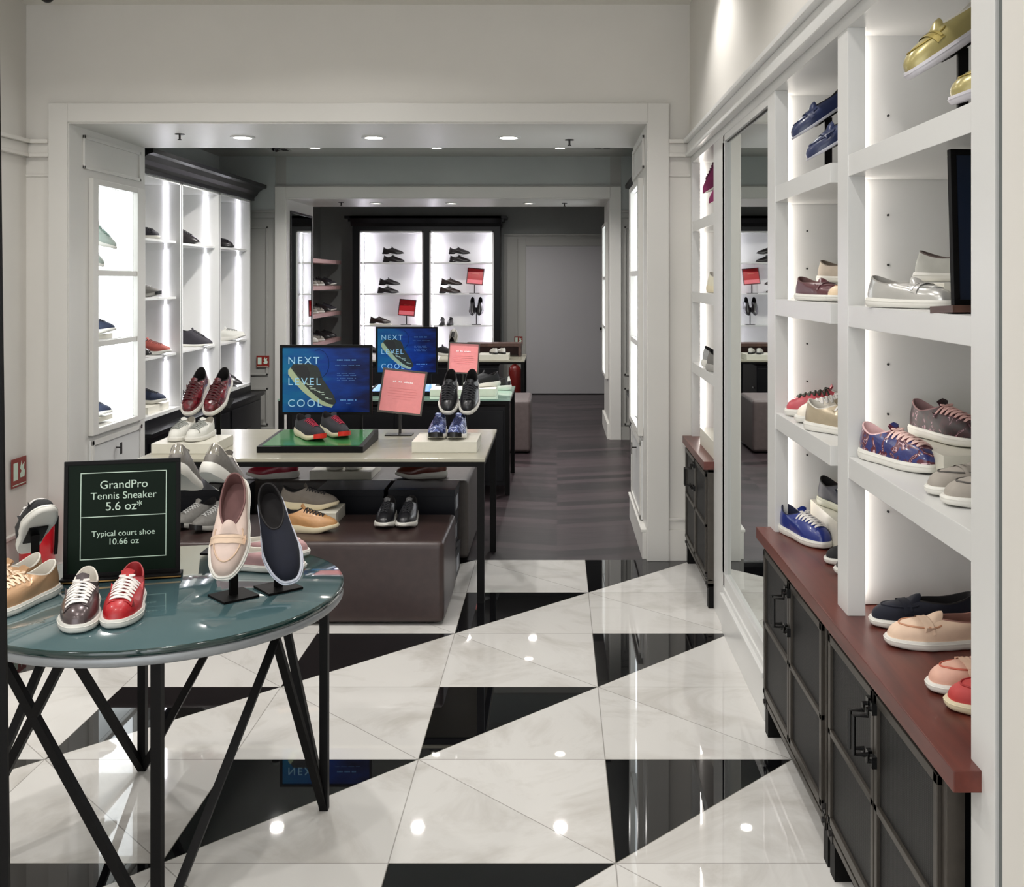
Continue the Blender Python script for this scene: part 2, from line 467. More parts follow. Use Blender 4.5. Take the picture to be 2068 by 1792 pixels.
        def eye(k, sg):
            t = k/(n-1); return sg*(S['lw'][0]+(S['lw'][1]-S['lw'][0])*t), yf+.004+(S['lace']-.006)*t
        def strand(p, q, lift):
            pts = []
            for i in range(7):
                t = i/6; x = p[0]+(q[0]-p[0])*t; y = p[1]+(q[1]-p[1])*t
                pts.append(drape(x, y, .0018+lift*math.sin(math.pi*t)))
            mb.tube(pts, .0039 if kind == 'court' else .0025, n=6, flat=.65)
        for k in range(n):
            if k == n-1 or kind == 'dress': strand(eye(k, -1), eye(k, 1), .002)
            if k < n-1 and kind != 'dress':
                strand(eye(k, -1), eye(k+1, 1), .0018); strand(eye(k, 1), eye(k+1, -1), .0042)
        if kind in ('court', 'runner'):       # tied bow at the top
            for sg in (-1, 1):
                c0 = drape(0, yf+.004, .007)
                if kind == 'runner': continue
                loop = [c0+Vector((sg*(.004+.014*math.sin(t)), .006*(1-math.cos(t))-.004, .001*math.sin(t)-.002)) for t in [math.pi*i/8 for i in range(9)]]
                mb.tube(loop, .0024, n=6)
        out['laces'] = mb
    if kind in ('loafer', 'moc', 'slipon'):
        if kind != 'slipon':
            mb = MB(); pts = []
            for i in range(29):
                ph = math.radians(-115+230*i/28)
                x = (.033)*math.sin(ph)-side*.003*max(0, math.cos(ph)); y = yf+.008+.072*math.cos(ph)*(1 if math.cos(ph) > 0 else .35)
                pts.append(drape(x, y, .0008))
            mb.tube(pts, .0021, n=6); out['seam'] = mb
            # saddle strap with its slot
            mb = MB()
            for (ya, yb, xm) in ((.018, .024, .040), (.029, .038, .042)):
                g = []; NC = 15
                for i in range(3):
                    for q in range(NC):
                        x = xm*(q/(NC-1)*2-1); y = yf+ya+(yb-ya)*i/2-.10*abs(x)
                        g.append(drape(x, y, .0030))
                mb.add(g, [(i*NC+q, i*NC+q+1, (i+1)*NC+q+1, (i+1)*NC+q) for i in range(2) for q in range(NC-1)])
            g = []; NC = 15
            for i in range(5):
                for q in range(NC):
                    x = .042*(q/(NC-1)*2-1); y = yf+.016+.022*i/4-.10*abs(x)
                    g.append(drape(x, y, .0021 if 0 < i < 4 else .0005))
            mb.add(g, [(i*NC+q, i*NC+q+1, (i+1)*NC+q+1, (i+1)*NC+q) for i in range(4) for q in range(NC-1)])
            out['strap'] = mb
            mb = MB(); g = []; NC = 9; NR = 6
            for i in range(NR+1):
                e = i/NR
                for q in range(NC):
                    x = .026*(q/(NC-1)*2-1)
                    base = drape(x*.92, yf+.014, .0014)
                    g.append(base+Vector((-x*.15*e, -.030*e*(1-.35*(x/.026)**2), (.014*e+.004*math.sin(math.pi*e))*(1-(x/.026)**2)-.004*e*(x/.026)**2)))
            fs2 = [(i*NC+q, i*NC+q+1, (i+1)*NC+q+1, (i+1)*NC+q) for i in range(NR) for q in range(NC-1)]
            mb.add(g, fs2); mb.add([p+Vector((0, -.001, -.0025)) for p in g], fs2)
            out['tongue'] = mb
    if kind in ('court', 'runner'):
        mb = MB(); g = []; NC = 9; NR = 5
        for i in range(NR+1):
            for q in range(NC):
                th = math.pi+(q/(NC-1)-.5)*(1.1-.3*i/NR); p = surf(th, .40+.6*i/NR); d = Vector((p.x-0, p.y+.03, 0)).normalized()
                g.append(p+d*(.0014 if 0 < q < NC-1 and i > 0 else .0002))
        mb.add(g, [(i*NC+q, i*NC+q+1, (i+1)*NC+q+1, (i+1)*NC+q) for i in range(NR) for q in range(NC-1)])
        out['heel_tab'] = mb
        mb = MB(); g = []; NC = 13; NR = 4
        for i in range(NR+1):
            for q in range(NC):
                th = (q/(NC-1)-.5)*1.3; x, y, t = outl(th, .004+.002); zb, zt = interp(S['zb'], t), interp(S['zt'], t)
                k = 1-abs(q/(NC-1)-.5)*1.2
                g.append((x, y, zb+.002+(zt-zb+.008*k)*i/NR))
        mb.add(g, [(i*NC+q, i*NC+q+1, (i+1)*NC+q+1, (i+1)*NC+q) for i in range(NR) for q in range(NC-1)])
        out['toe_guard'] = mb
    if kind in ('court', 'loafer', 'slipon'):    # moulded line round the cupsole
        mb = MB(); pts = []
        for th in ths:
            x, y, t = outl(th, .0030); zb, zt = interp(S['zb'], t), interp(S['zt'], t)
            pts.append((x, y, zb+(zt-zb)*.70))
        mb.tube(pts, .0011, n=5, closed=True); out['foxing_line'] = mb
    return out
GEO = {}; SHOEMESH = {}
PAL = {}
def pal(key, upper, sole, lining, laces=None, tongue=None, heel=None, strap=None, seam=None, toe=None, line=None):
    PAL[key] = dict(upper=upper, facing=upper, sole=sole, lining=lining, laces=laces, tongue=tongue or upper, heel_tab=heel, strap=strap or upper,
                    seam=seam or upper, toe_guard=toe, foxing_line=line or sole)
NAME = {'court': 'sneaker', 'runner': 'running_shoe', 'loafer': 'loafer', 'dress': 'dress_shoe', 'moc': 'driving_loafer', 'slipon': 'slip_on_shoe', 'boot': 'ankle_boot'}
def shoe(kind, key, side, label, c, head, pitch=0, roll=0, sc=1.0, group=None, lift=True):
    """c: point under (or, tilted, at) the middle of the sole; head: the way the toe points on plan"""
    P = PAL[key]
    if (kind, side) not in GEO: GEO[(kind, side)] = shoe_geo(kind, side)
    ck = (kind, side, key)
    if ck not in SHOEMESH:
        lst = []
        for part, mb in GEO[(kind, side)].items():
            m = P.get(part)
            if m is None: continue
            me = mb.mesh(part, smooth=True); me.materials.append(m); lst.append((part, me))
        SHOEMESH[ck] = lst
    rz = math.atan2(-head[0], head[1])
    r = thing(NAME[kind], label, NAME[kind].replace('_', ' ') if kind != 'court' else 'sneaker', (c[0], c[1], c[2]+(.0008 if not pitch else 0)), (math.radians(pitch), math.radians(roll), rz), group)
    r.scale = (sc, sc, sc)
    for part, me in SHOEMESH[ck]:
        o = bpy.data.objects.new(part, me); COL.objects.link(o); o.parent = r
    return r
def pair(kind, key, what, c, head, gap=.11, tail='', **k):
    """two shoes side by side, each told apart by where it lies"""
    h = Vector((head[0], head[1])).normalized(); n = Vector((h.y, -h.x))   # to the wearer's right
    g = k.pop('group', None) or what
    pos = {sd: (c[0]+n.x*gap/2*sd, c[1]+n.y*gap/2*sd, c[2]) for sd in (1, -1)}
    for sd in (1, -1):
        p, q = pos[sd], pos[-sd]
        if abs(h.x) > .75: nm = 'nearer' if p[1] < q[1] else 'farther'
        else: nm = 'left' if p[0]/p[1] < q[0]/q[1] else 'right'
        shoe(kind, key, sd, nm+' of the two '+what, p, head, group=g, **k)
# ------------------------------------------------------------- palette
cream = mat('cream_paint', 'd2cfc9', .55, var=.02, scale=3)
lacq = mat('white_lacquer', 'd2d2d0', .28, var=.01, scale=3)
trimw = mat('white_trim_paint', 'd0cec9', .38, var=.01, scale=3)
greyp = mat('grey_paint', '868886', .6, var=.03, scale=3)
greyp2 = mat('grey_paint_light', 'a4a8a6', .6, var=.03, scale=3)
greyt = mat('grey_trim_paint', '9a9994', .45, var=.02, scale=3)
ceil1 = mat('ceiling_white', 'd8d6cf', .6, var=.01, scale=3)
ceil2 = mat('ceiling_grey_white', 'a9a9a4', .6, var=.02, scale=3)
blackw = mat('black_cabinet_lacquer', '06060a', .38, var=.05, spec=.3)
blackm = mat('black_powder_metal', '070606', .5, 0, var=.1, spec=.15)
bronze = mat('dark_bronze_metal', '45403a', .38, .45, var=.08)
bronzed = mat('deep_bronze_metal', '221f1d', .45, .3, var=.08)  # deeper bronze for small fittings and sign stands
handle_m = mat('black_iron', '060606', .25, 0, var=0)
weave = mesh_panel_mat()
redwood = wood_mat('cherry_counter', '47201a', '6c3429', .34)
glassgreen = mat('back_painted_glass', '435c60', .04, coat=1, var=.05, scale=2)
glassrim = mat('glass_edge', '0f2a28', .1, coat=.6, var=.05)
rimgrey = mat('table_rim_grey', '8b8f92', .35, .3, var=.04)
tabletop = mat('taupe_tabletop', 'a39f8e', .25, coat=.3, var=.04, scale=4)
tabtop2 = mat('pale_green_glass_top', '8fb09f', .06, coat=1, var=.04, scale=3)
leather = mat('brown_leather', '362826', .34, var=.14, scale=25, bump=.15)
leather2 = mat('grey_brown_leather', '4a4442', .5, var=.1, scale=25, bump=.1)
leather3 = mat('taupe_leather', '564b4a', .5, var=.1, scale=25, bump=.1)
boxwhite = mat('white_display_box', 'd6d3c6', .35, var=.02)
boxnavy = mat('midnight_box_card', '060812', .45, var=.06, spec=.3)
labelw = mat('label_paper', '9a9da5', .5, var=.1, scale=80)
signred = mat('sign_red_print', 'b3181f', .25, var=.03)
signpink = mat('sign_pink_print', 'e98a8a', .25, var=.03)
signgreen = mat('sign_green_print', '031509', .55, spec=.15, var=.05)
traygreen = mat('tray_green_print', '3c7a46', .25, coat=.3, var=.08, scale=20)
trayblue = mat('tray_blue_print', '6f9fe0', .25, coat=.3, var=.05)
ink = mat('pale_mint_ink', 'c2d6c6', .4, var=0)
inkb = mat('pale_blue_ink', '9fd4f2', .4, var=0, emit='9fd4f2', es=0)
inkd = mat('faint_blue_ink', '3a74b8', .4, var=0)
inkw = mat('white_ink', 'ffe9e9', .4, var=0)
inkp = mat('soft_pink_ink', 'd97878', .4, var=0)
goldtrim = mat('brass_edge', '8a6a3a', .3, .7, var=.05)
mirror = mat('mirror_glass', 'e4eae6', .01, 1, var=0)
chrome = mat('chrome', 'c0c0c0', .12, 1, var=0)
firered = mat('fire_sign_red', '7e1e14', .4, var=.04)
extred2 = mat('shaded_extinguisher_red', '6e1c18', .35, var=.04)  # darker copy of the red, the last room's dimness put into the colour
extred = mat('extinguisher_red', 'c01824', .3, coat=.4, var=.04)
glowc = emis('lightbox_acrylic', 'f3fbff', 1.15)
ledm3 = emis('led_strip_back', 'f6f0ff', 22.0)
ledm = emis('led_strip_light', 'f4f2ff', 9.0)
lampm = emis('lamp_lens', 'fff6ea', 14.0)
lampdim = emis('lamp_lens_dim', 'fff2e4', 12.0)
pegm = mat('peg_hole_dark', '2b2b2b', .6, var=0)
shelfpink = mat('rosy_wood_shelf', 'b08e8b', .45, var=.05)
walnut = wood_mat('walnut_board', '3a2620', '5a3c30', .35)

sw = mat('white_rubber', 'dcdad3', .45, var=.02)
swc = mat('cream_rubber', 'd8ccae', .45, var=.02)
blk = mat('black_leather', '0c0b0d', .3, coat=.2, var=.1)
blks = mat('black_suede', '17171a', .8, var=.12)
nav = mat('navy_suede', '0a0f20', .85, var=.12)
navl = mat('navy_leather', '1e2a50', .35, coat=.2, var=.08)
dkl = mat('dark_lining', '100c0e', .8, var=.1)
whl = mat('white_lining', 'c9c4ba', .8, var=.05)
wlace = mat('white_lace', 'dedad6', .7, var=.03)
blace = mat('black_lace', '15151b', .8, var=.05)
pal('pewter', mat('pewter_leather', '54494a', .28, .45, .3, var=.06), sw, whl, wlace, tongue=mat('pewter_tongue', '4a4143', .4, .3))
pal('red', mat('red_leather', 'ac141d', .38, coat=.15, var=.04), sw, mat('red_lining', '8c1219', .6), wlace, tongue=mat('red_tongue', 'a8141c', .5))
pal('rosegold', mat('rose_gold_leather', 'ba9470', .32, .35, .2, var=.05), sw, whl, mat('gold_lace', 'e2c8ac', .5, .1))
pal('blackw', blks, sw, dkl, wlace, heel=mat('tan_tab', 'a8875c', .6), toe=None)
pal('silverkn', mat('silver_knit', '74706b', .45, .25, var=.12, scale=90), sw, whl, wlace, heel=mat('silver_foil', 'd8d4cc', .14, 1, var=0))
beigesu = mat('oat_suede', 'd0bbb0', .75, var=.05)
pal('nude', beigesu, sw, mat('rosy_lining', '6e4c4a', .7), seam=mat('oat_seam', 'c4a890', .7), strap=mat('oat_strap', 'd2b9a2', .7))
pal('navyslip', nav, mat('cool_white_rubber', 'c8ccd8', .45), dkl)
pal('mauve', mat('mauve_suede', 'b48e8e', .7, var=.06), sw, whl, seam=mat('pink_seam', 'd8c0bc', .6), strap=mat('pale_pink_suede', 'd8bcb8', .7))
pal('blackboot', blks, sw, dkl)
pal('whitesn', mat('white_knit', 'd8d7d0', .55, var=.03, scale=80), sw, whl, mat('grey_lace', '8a8c87', .8))
pal('burg', pattern('burgundy_croc', [(0, '571019'), (.45, '6c1620'), (.75, '4a0d14')], .22, 70, 'voronoi', .5, .5), sw, dkl, mat('burgundy_lace', '3e0c12', .7))
pal('blackred', mat('charcoal_knit', '26242a', .75, var=.15, scale=90), swc, dkl, mat('crimson_lace', 'a3193a', .6), toe=mat('red_rubber', 'd0281c', .4), heel=whl)
pal('camo', pattern('camo_knit', [(0, '232c58'), (.46, '4a5a94'), (.54, 'b8c0d8'), (.6, '2c3a70')], .5, 38), sw, navl, mat('navy_lace', '1c2450', .7), toe=blk)
pal('blackrun', mat('soft_black_leather', '19191d', .32, coat=.15, var=.1), sw, dkl, blace)
pal('crimson', mat('crimson_leather', '9a1230', .35, coat=.1, var=.05), sw, whl, mat('crimson_lace2', '7e1028', .6))
pal('cognac', mat('cognac_leather', '5c2414', .35, coat=.15, var=.08), sw, dkl, mat('brown_lace', '38180e', .6))
pal('tan', mat('tan_leather', 'b98a5a', .4, coat=.1, var=.06), swc, dkl, blace)
pal('taupe', mat('taupe_nubuck', '716a62', .7, var=.06), swc, dkl, blace)
pal('greykn', mat('grey_mesh', '6e6c68', .65, var=.1, scale=80), mat('grey_rubber', '9b9994', .5), dkl, mat('pale_lace', 'a8a8a6', .6), toe=blk)
pal('gold', mat('gold_foil_leather', 'a69a66', .32, .3, .1, var=.04), mat('lilac_white_rubber', 'c9c6cc', .4), whl, seam=mat('gold_seam', '8c7a38', .4, .4), strap=mat('gold_strap', '9a8a4c', .4, .4))
pal('navymoc', navl, mat('silver_sole', 'b4b4bc', .4), dkl, seam=mat('navy_seam', '1a2448', .5))
pal('silverloaf', mat('silver_leather', 'c9c8c4', .24, .55, .2, var=.03), sw, mat('grey_lining', '8d8a84', .7), seam=mat('silver_seam', 'a6a5a2', .3, .5))
pal('greysuede', mat('pale_grey_suede', 'b5b4ad', .8, var=.05), sw, mat('brown_grey_lining', '5d4f4a', .7))
pal('burgloaf', mat('oxblood_leather', '582c32', .35, coat=.15, var=.06), sw, mat('brick_lining', '5a3a38', .6))
pal('creamloaf', mat('cream_leather', 'e0c8a8', .4, var=.04), sw, whl, seam=mat('tan_seam', 'a47c58', .6))
pal('beige', mat('beige_suede', 'b5a898', .7, var=.05), sw, mat('beige_lining', '6e6052', .7))
pal('redtoe', mat('rose_red_leather', 'b84a54', .4, var=.04), sw, whl, mat('green_black_lace', '2c2c20', .6))
pal('whitelace', mat('ivory_leather', 'e6ded0', .4, var=.03), sw, whl, wlace)
pal('goldsn', mat('champagne_leather', 'b4a68e', .32, .35, .2, var=.05), sw, whl, wlace)
pal('blue', mat('royal_blue_leather', '1a2c78', .32, coat=.3, var=.04), sw, mat('navy_lining', '141a38', .7), wlace)
pal('navysn', mat('navy_leather_dark', '10172a', .5, var=.06, spec=.3), mat('sage_rubber', 'b9b9a6', .45), dkl, mat('grey_white_lace', 'b8b8b4', .7))
pal('blackslip', blks, sw, dkl)
pal('floral', pattern('blue_floral_print', [(0, '262c66'), (.42, '2c3570'), (.5, '5a1f30'), (.58, 'c8a8b0'), (.605, '4a1c30'), (.66, '2a3166')], .3, 24, bump=0, coat=.4, dist=1.2), sw, mat('pink_lining', 'd8b4b4', .7), mat('pink_lace', 'e2c0b8', .7))
pal('floral2', pattern('burgundy_floral_print', [(0, '1e0a10'), (.45, '320e16'), (.55, '220e18'), (.585, 'a8808a'), (.61, '2c0e14')], .5, 26, coat=0, dist=1.2), sw, mat('mauve_lining', '8a6a6a', .7), mat('rose_lace', 'c8a09a', .7))
pal('greyloaf', mat('stone_grey_suede', '9a938a', .75, var=.05), sw, mat('stone_lining', '6d665e', .7), seam=mat('dark_grey_piping', '4e4a46', .6))
pal('navyloaf', nav, sw, dkl)
pal('nude2', mat('nude_suede', 'dcc0a8', .7, var=.04), sw, mat('nude_lining', '8c6458', .7), seam=mat('nude_seam', 'c08c6c', .6))
pal('blush', mat('blush_leather', 'cfa18e', .5, var=.04), sw, whl, seam=mat('coral_piping', 'b85c48', .5), strap=mat('blush_strap', 'e0bca4', .5))
pal('coral', mat('coral_red_suede', 'ae3533', .6, var=.04), swc, whl, seam=mat('dark_coral_seam', '9c2424', .5))
pal('purple', mat('plum_suede', '7a1f52', .7, var=.06), sw, dkl, mat('plum_lace', '5c1640', .7))
pal('creamrun', mat('cream_knit', 'd8d2bc', .6, var=.04), swc, whl, mat('cream_lace', 'c8c2a4', .7))
pal('greyrun', mat('silver_grey_knit', '9b9c9b', .55, .1, var=.1, scale=80), sw, dkl, wlace)
pal('mint', mat('sage_knit', '98a39b', .6, var=.06), sw, whl, mat('sage_lace', '7c948a', .7))
pal('navyrun', mat('ink_blue_knit', '1c2740', .7, var=.1), sw, dkl, blace)
pal('dark', mat('dark_brown_black', '1b1618', .35, coat=.2, var=.1), blk, dkl, blace)
pal('darkbrown', mat('espresso_leather', '2a1b18', .35, coat=.2, var=.1), blk, dkl, blace)
pal('darkw', mat('charcoal_suede', '2a2730', .7, var=.1), sw, dkl, blace)
pal('rust', mat('rust_knit', '9c4a40', .6, var=.1), sw, dkl, mat('rust_lace', '7a3830', .7))
pal('lightg', mat('ash_grey_leather', '8a867e', .5, var=.08), sw, dkl, blace)
pal('sandal', mat('ivory_patent', 'd6d3cc', .3, coat=.4), blk, whl)

# ------------------------------------------------------------- the shell
H1, H2 = 3.057, 2.736
RW, LW = .735, -2.92
struct('floor', B(LW-.3, 1.6, -2.5, 5.72, -.1, 0), floor_tile_mat())
struct('floor', B(-3.45, 1.7, 5.72, 14.2, -.1, 0), floor_wood_mat())
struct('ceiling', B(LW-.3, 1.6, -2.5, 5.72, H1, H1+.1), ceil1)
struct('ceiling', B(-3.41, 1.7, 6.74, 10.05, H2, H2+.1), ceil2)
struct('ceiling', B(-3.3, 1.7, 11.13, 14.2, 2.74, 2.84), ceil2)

# room 1, left wall with wainscot
struct('wall_left', B(LW-.15, LW, -2.5, 5.72, 0, H1), cream)
mb = MB()
for k in range(6):
    y0 = 5.56-1.0*(k+1); y1 = 5.56-1.0*k-.14
    for (z0, z1) in ((.28, .64), (.80, 2.06)):
        w = .03
        mb.box(LW, LW+.012, y0, y1, z0, z0+w); mb.box(LW, LW+.012, y0, y1, z1-w, z1)
        mb.box(LW, LW+.012, y0, y0+w, z0, z1); mb.box(LW, LW+.012, y1-w, y1, z0, z1)
struct('trim_1', mb, cream, bevel=.004)
def rail(name, x, y0, y1, s, m):          # double bead rail along a side wall, s: +1 projects to +X
    mb = MB()
    for z, d, t in ((2.300, .045, .022), (2.262, .022, .055), (2.225, .034, .020)):
        mb.box(min(x, x+s*d), max(x, x+s*d), y0, y1, z-t/2, z+t/2)
    return struct(name, mb, m, bevel=.006, seg=3)
rail('trim_2', LW, -2.5, 5.72, 1, cream)
struct('baseboard_left', B(LW, LW+.02, -2.5, 5.72, 0, .16).box(LW, LW+.028, -2.5, 5.72, .16, .18), cream, bevel=.004)

# front block with the first opening: y 5.72 .. 6.74
def block(x0, x1, y0, y1, H, nx0, nx1, ny0, ny1, nz0, nz1, m, name):
    """wall block between two rooms with a niche cut into its side nx0..nx1"""
    mb = MB()
    mb.box(x0, x1, y0, ny0, 0, H); mb.box(x0, x1, ny1, y1, 0, H)
    mb.box(x0, x1, ny0, ny1, 0, nz0); mb.box(x0, x1, ny0, ny1, nz1, H)
    if nx0 > x0: mb.box(x0, nx0, ny0, ny1, nz0, nz1)
    if nx1 < x1: mb.box(nx1, x1, ny0, ny1, nz0, nz1)
    return struct(name, mb, m)
NZ0, NZ1 = .685, 2.088
block(-3.35, -2.68, 5.72, 6.74, H1, -3.05, -2.68, 6.00, 6.56, NZ0, NZ1, cream, 'wall_back')
block(.498, 1.6, 5.72, 6.74, H1, .498, .868, 6.00, 6.56, NZ0, NZ1, cream, 'wall_back')
struct('wall_back', B(-2.68, .498, 5.72, 6.74, 2.406, H1), cream)
# casing and lining of the opening
struct('trim_3', B(-2.785, -2.68, 5.69, 5.72, 0, 2.51).box(.498, .613, 5.69, 5.72, 0, 2.51).box(-2.68, .498, 5.69, 5.72, 2.406, 2.51), trimw, bevel=.004)
mb = MB()
mb.box(-2.68, .498, 5.70, 6.74, 2.398, 2.406)
for x, s in ((-2.68, 1), (.498, -1)):
    a, b2 = sorted((x, x+s*.006))
    mb.box(a, b2, 5.70, 5.93, 0, 2.398); mb.box(a, b2, 6.68, 6.745, 0, 2.398); mb.box(a, b2, 5.93, 6.68, 2.12, 2.398); mb.box(a, b2, 5.93, 6.68, 0, .655)
struct('trim_4', mb, trimw)
def moulded(name, x, s, y0, y1, z0, z1, m, w=.02, t=.012):
    mb = MB(); a, b2 = sorted((x+s*.006, x+s*(.006+t)))
    mb.box(a, b2, y0, y1, z0, z0+w); mb.box(a, b2, y0, y1, z1-w, z1); mb.box(a, b2, y0, y0+w, z0, z1); mb.box(a, b2, y1-w, y1, z0, z1)
    return struct(name, mb, m, bevel=.003)
def niche(x, s, label, y0=6.00, y1=6.56, shelves=(1.19, 1.60), depth=.36):
    t = thing('display_niche', label, 'display case', (x, (y0+y1)/2, NZ0))
    t['_o'] = (x, (y0+y1)/2, NZ0)
    d = -s*depth
    def bx(xa, xb, *r):
        a, b2 = sorted((x+xa, x+xb)); return B(a, b2, *r)
    f = bx(s*.0, s*.03, y0-.07, y0, NZ0-.035, NZ1+.035)
    for r in ((y1, y1+.12, NZ0-.035, NZ1+.035), (y0, y1, NZ1, NZ1+.035), (y0, y1, NZ0-.035, NZ0)):
        a, b2 = sorted((x, x+s*.03)); f.box(a, b2, *r)
    f.build('frame', trimw, t, bevel=.004)
    L_ = bx(d, d+s*.012, y0+.002, y1-.002, NZ0+.002, NZ1-.002)
    for r in ((y0+.001, y0+.012), (y1-.012, y1-.001)):
        a, b2 = sorted((x+d+s*.012, x-s*.002)); L_.box(a, b2, r[0], r[1], NZ0+.002, NZ1-.002)
    L_.build('backlit_panel', glowc, t)
    for z in shelves:
        bx(d+s*.013, -s*.001, y0+.013, y1-.013, z-.036, z).build('shelf', lacq, t, bevel=.002)
        bx(s*.0005, s*.024, y0+.001, y1-.001, z-.036, z-.004).build('shelf_edge', trimw, t, bevel=.002)
    return t
niche(-2.674, 1, 'bright backlit white display niche in the left jamb of the first opening')
niche(.492, -1, 'bright backlit white display niche in the right jamb of the first opening')
for x, s in ((-2.68, 1), (.498, -1)):
    moulded('trim_5', x, s, 5.86, 6.66, 2.17, 2.36, trimw)
    # cupboard door below, with a key
    t = thing('cupboard_door', 'white cupboard door with a key under the display niche, '+('left' if s > 0 else 'right')+' side of the opening', 'cupboard door', (x+s*.006, 6.3, .16))
    t['_o'] = (x+s*.006, 6.3, .16)
    a, b2 = sorted((x+s*.006, x+s*.018)); B(a, b2, 5.94, 6.66, .17, .62).build('door_panel', lacq, t, bevel=.003)
    mb = MB(); w = .03
    a, b2 = sorted((x+s*.018, x+s*.026))
    for r in ((5.94, 6.66, .59, .62), (5.94, 6.66, .17, .2), (5.94, 5.97, .17, .62), (6.63, 6.66, .17, .62)): mb.box(a, b2, *r)
    mb.build('door_frame', trimw, t, bevel=.003)
    MB().tube([(x+s*.018, 6.28, .53), (x+s*.05, 6.28, .53)], .004).box(min(x+s*.045, x+s*.05), max(x+s*.045, x+s*.05), 6.27, 6.29, .49, .56).build('key', bronzed, t)
    MB().cyl((x+s*.03, 6.62), .01, .60, .612, 10).build('knob', chrome, t)
struct('baseboard_right', B(.470, .498, 5.73, 6.75, 0, .15).box(.462, .498, 5.73, 6.75, .15, .165), trimw, bevel=.003)
struct('baseboard_left', B(-2.68, -2.652, 5.73, 6.75, 0, .15).box(-2.68, -2.644, 5.73, 6.75, .15, .165), trimw, bevel=.003)
# rails, panels and plinths on the wall either side of the casing
for (x0, x1) in ((LW, -2.785), (.613, RW)):
    mb = MB()
    for z, d, t in ((2.300, .045, .022), (2.262, .022, .055), (2.225, .034, .020), (2.115, .008, .012)): mb.box(x0, x1, 5.72-d, 5.72, z-t/2, z+t/2)
    struct('trim_6', mb, cream, bevel=.004)
    struct('baseboard_back', B(x0, x1, 5.70, 5.72, 0, .17).box(x0, x1, 5.708, 5.72, .17, .22).box(x0, x1, 5.700, 5.72, .22, .235), cream, bevel=.003)

# room 1, right wall (built round the display bays)
XB = 1.14                                    # back of the bays
mb = MB()
mb.box(RW, 1.6, -2.5, 5.72, 2.18, H1)        # above
mb.box(XB, 1.6, -2.5, 5.72, 0, 2.18)         # behind
mb.box(.78, XB, 2.72, 2.80, .692, 2.18); mb.box(.78, XB, 3.60, 3.66, 0, 2.18); mb.box(.78, XB, 4.57, 4.80, 0, 2.18); mb.box(.78, XB, 5.68, 5.72, .692, 2.18)
mb.box(.765, XB, 3.66, 4.57, 0, 2.18)        # behind the mirror
mb.box(.753, 1.6, -2.5, 1.70, 0, 2.18)
mb.box(.80, XB, 1.746, 1.80, 0, 2.18)
struct('wall_right', mb, lacq)
struct('wall_right', B(.730, .7349, -2.5, 5.72, 2.33, H1), cream)
mb = MB()
for (y0, y1) in ((1.746, 1.847), (2.63, 2.725), (3.51, 3.63), (4.57, 4.885), (5.66, 5.72)):
    z0 = .69 if y0 in (2.63,) else 0
    mb.box(RW, .78, y0, y1, z0, 2.18)
struct('trim_7', mb, lacq, bevel=.002)
rail('trim_8', RW, 1.746, 5.72, -1, lacq)
struct('trim_9', B(.728, RW, -2.5, 1.70, 0, 2.34), cream)
struct('trim_10', B(.742, .753, 1.700, 1.746, 0, H1), mat('grey_metal_edge', '6f7472', .35, .4, var=.03))

def shelf_run(y0, y1, label, lights=True):
    t = thing('display_shelving', label, 'shelving', (RW, (y0+y1)/2, .69)); t['_o'] = tuple(t.location)
    for z in (1.093, 1.476, 1.857):
        B(RW+.002, XB, y0, y1, z-.054, z).build('shelf', lacq, t, bevel=.0015)
    mb = MB()
    for z in (.935, 1.19, 1.32, 1.58, 1.71, 1.97): MB().tube([(.865, y1-.004, z), (.865, y1+.004, z)], .003, n=8).build('peg_hole', pegm, t)
    B(.782, .790, y1-.015, y1-.006, .71, 2.17).build('light_strip', ledm2, t)
    return t
ledm2 = emis('led_strip_soft', 'fff6ee', 8.0)
shelf_run(1.805, 2.717, 'built-in white shelving bay nearest the camera on the right wall')
shelf_run(2.805, 3.597, 'built-in white shelving bay between the mirror and the nearest bay')
shelf_run(4.89, 5.677, 'built-in white shelving bay at the far end of the right wall')

# mirror
t = thing('wall_mirror', 'tall mirror in a white frame between the two shelving bays on the right wall', 'mirror', (.75, 4.12, .2)); t['_o'] = tuple(t.location)
B(.750, .760, 3.66, 4.575, .245, 2.155).build('mirror_glass', mirror, t)
B(RW, .752, 3.63, 4.60, .19, .245).box(RW, .752, 3.63, 4.60, 2.150, 2.18).box(RW, .752, 4.575, 4.62, .245, 2.15).build('frame', lacq, t, bevel=.002)
MB().box(.746, .751, 4.572, 4.575, .245, 2.15).box(.746, .751, 3.64, 4.575, 2.147, 2.15).build('gasket', bronzed, t)
struct('baseboard_right', B(.722, .765, 3.63, 4.57, 0, .15).box(.714, .765, 3.63, 4.57, .15, .168).box(.728, .765, 3.63, 4.57, .168, .19), lacq, bevel=.003)

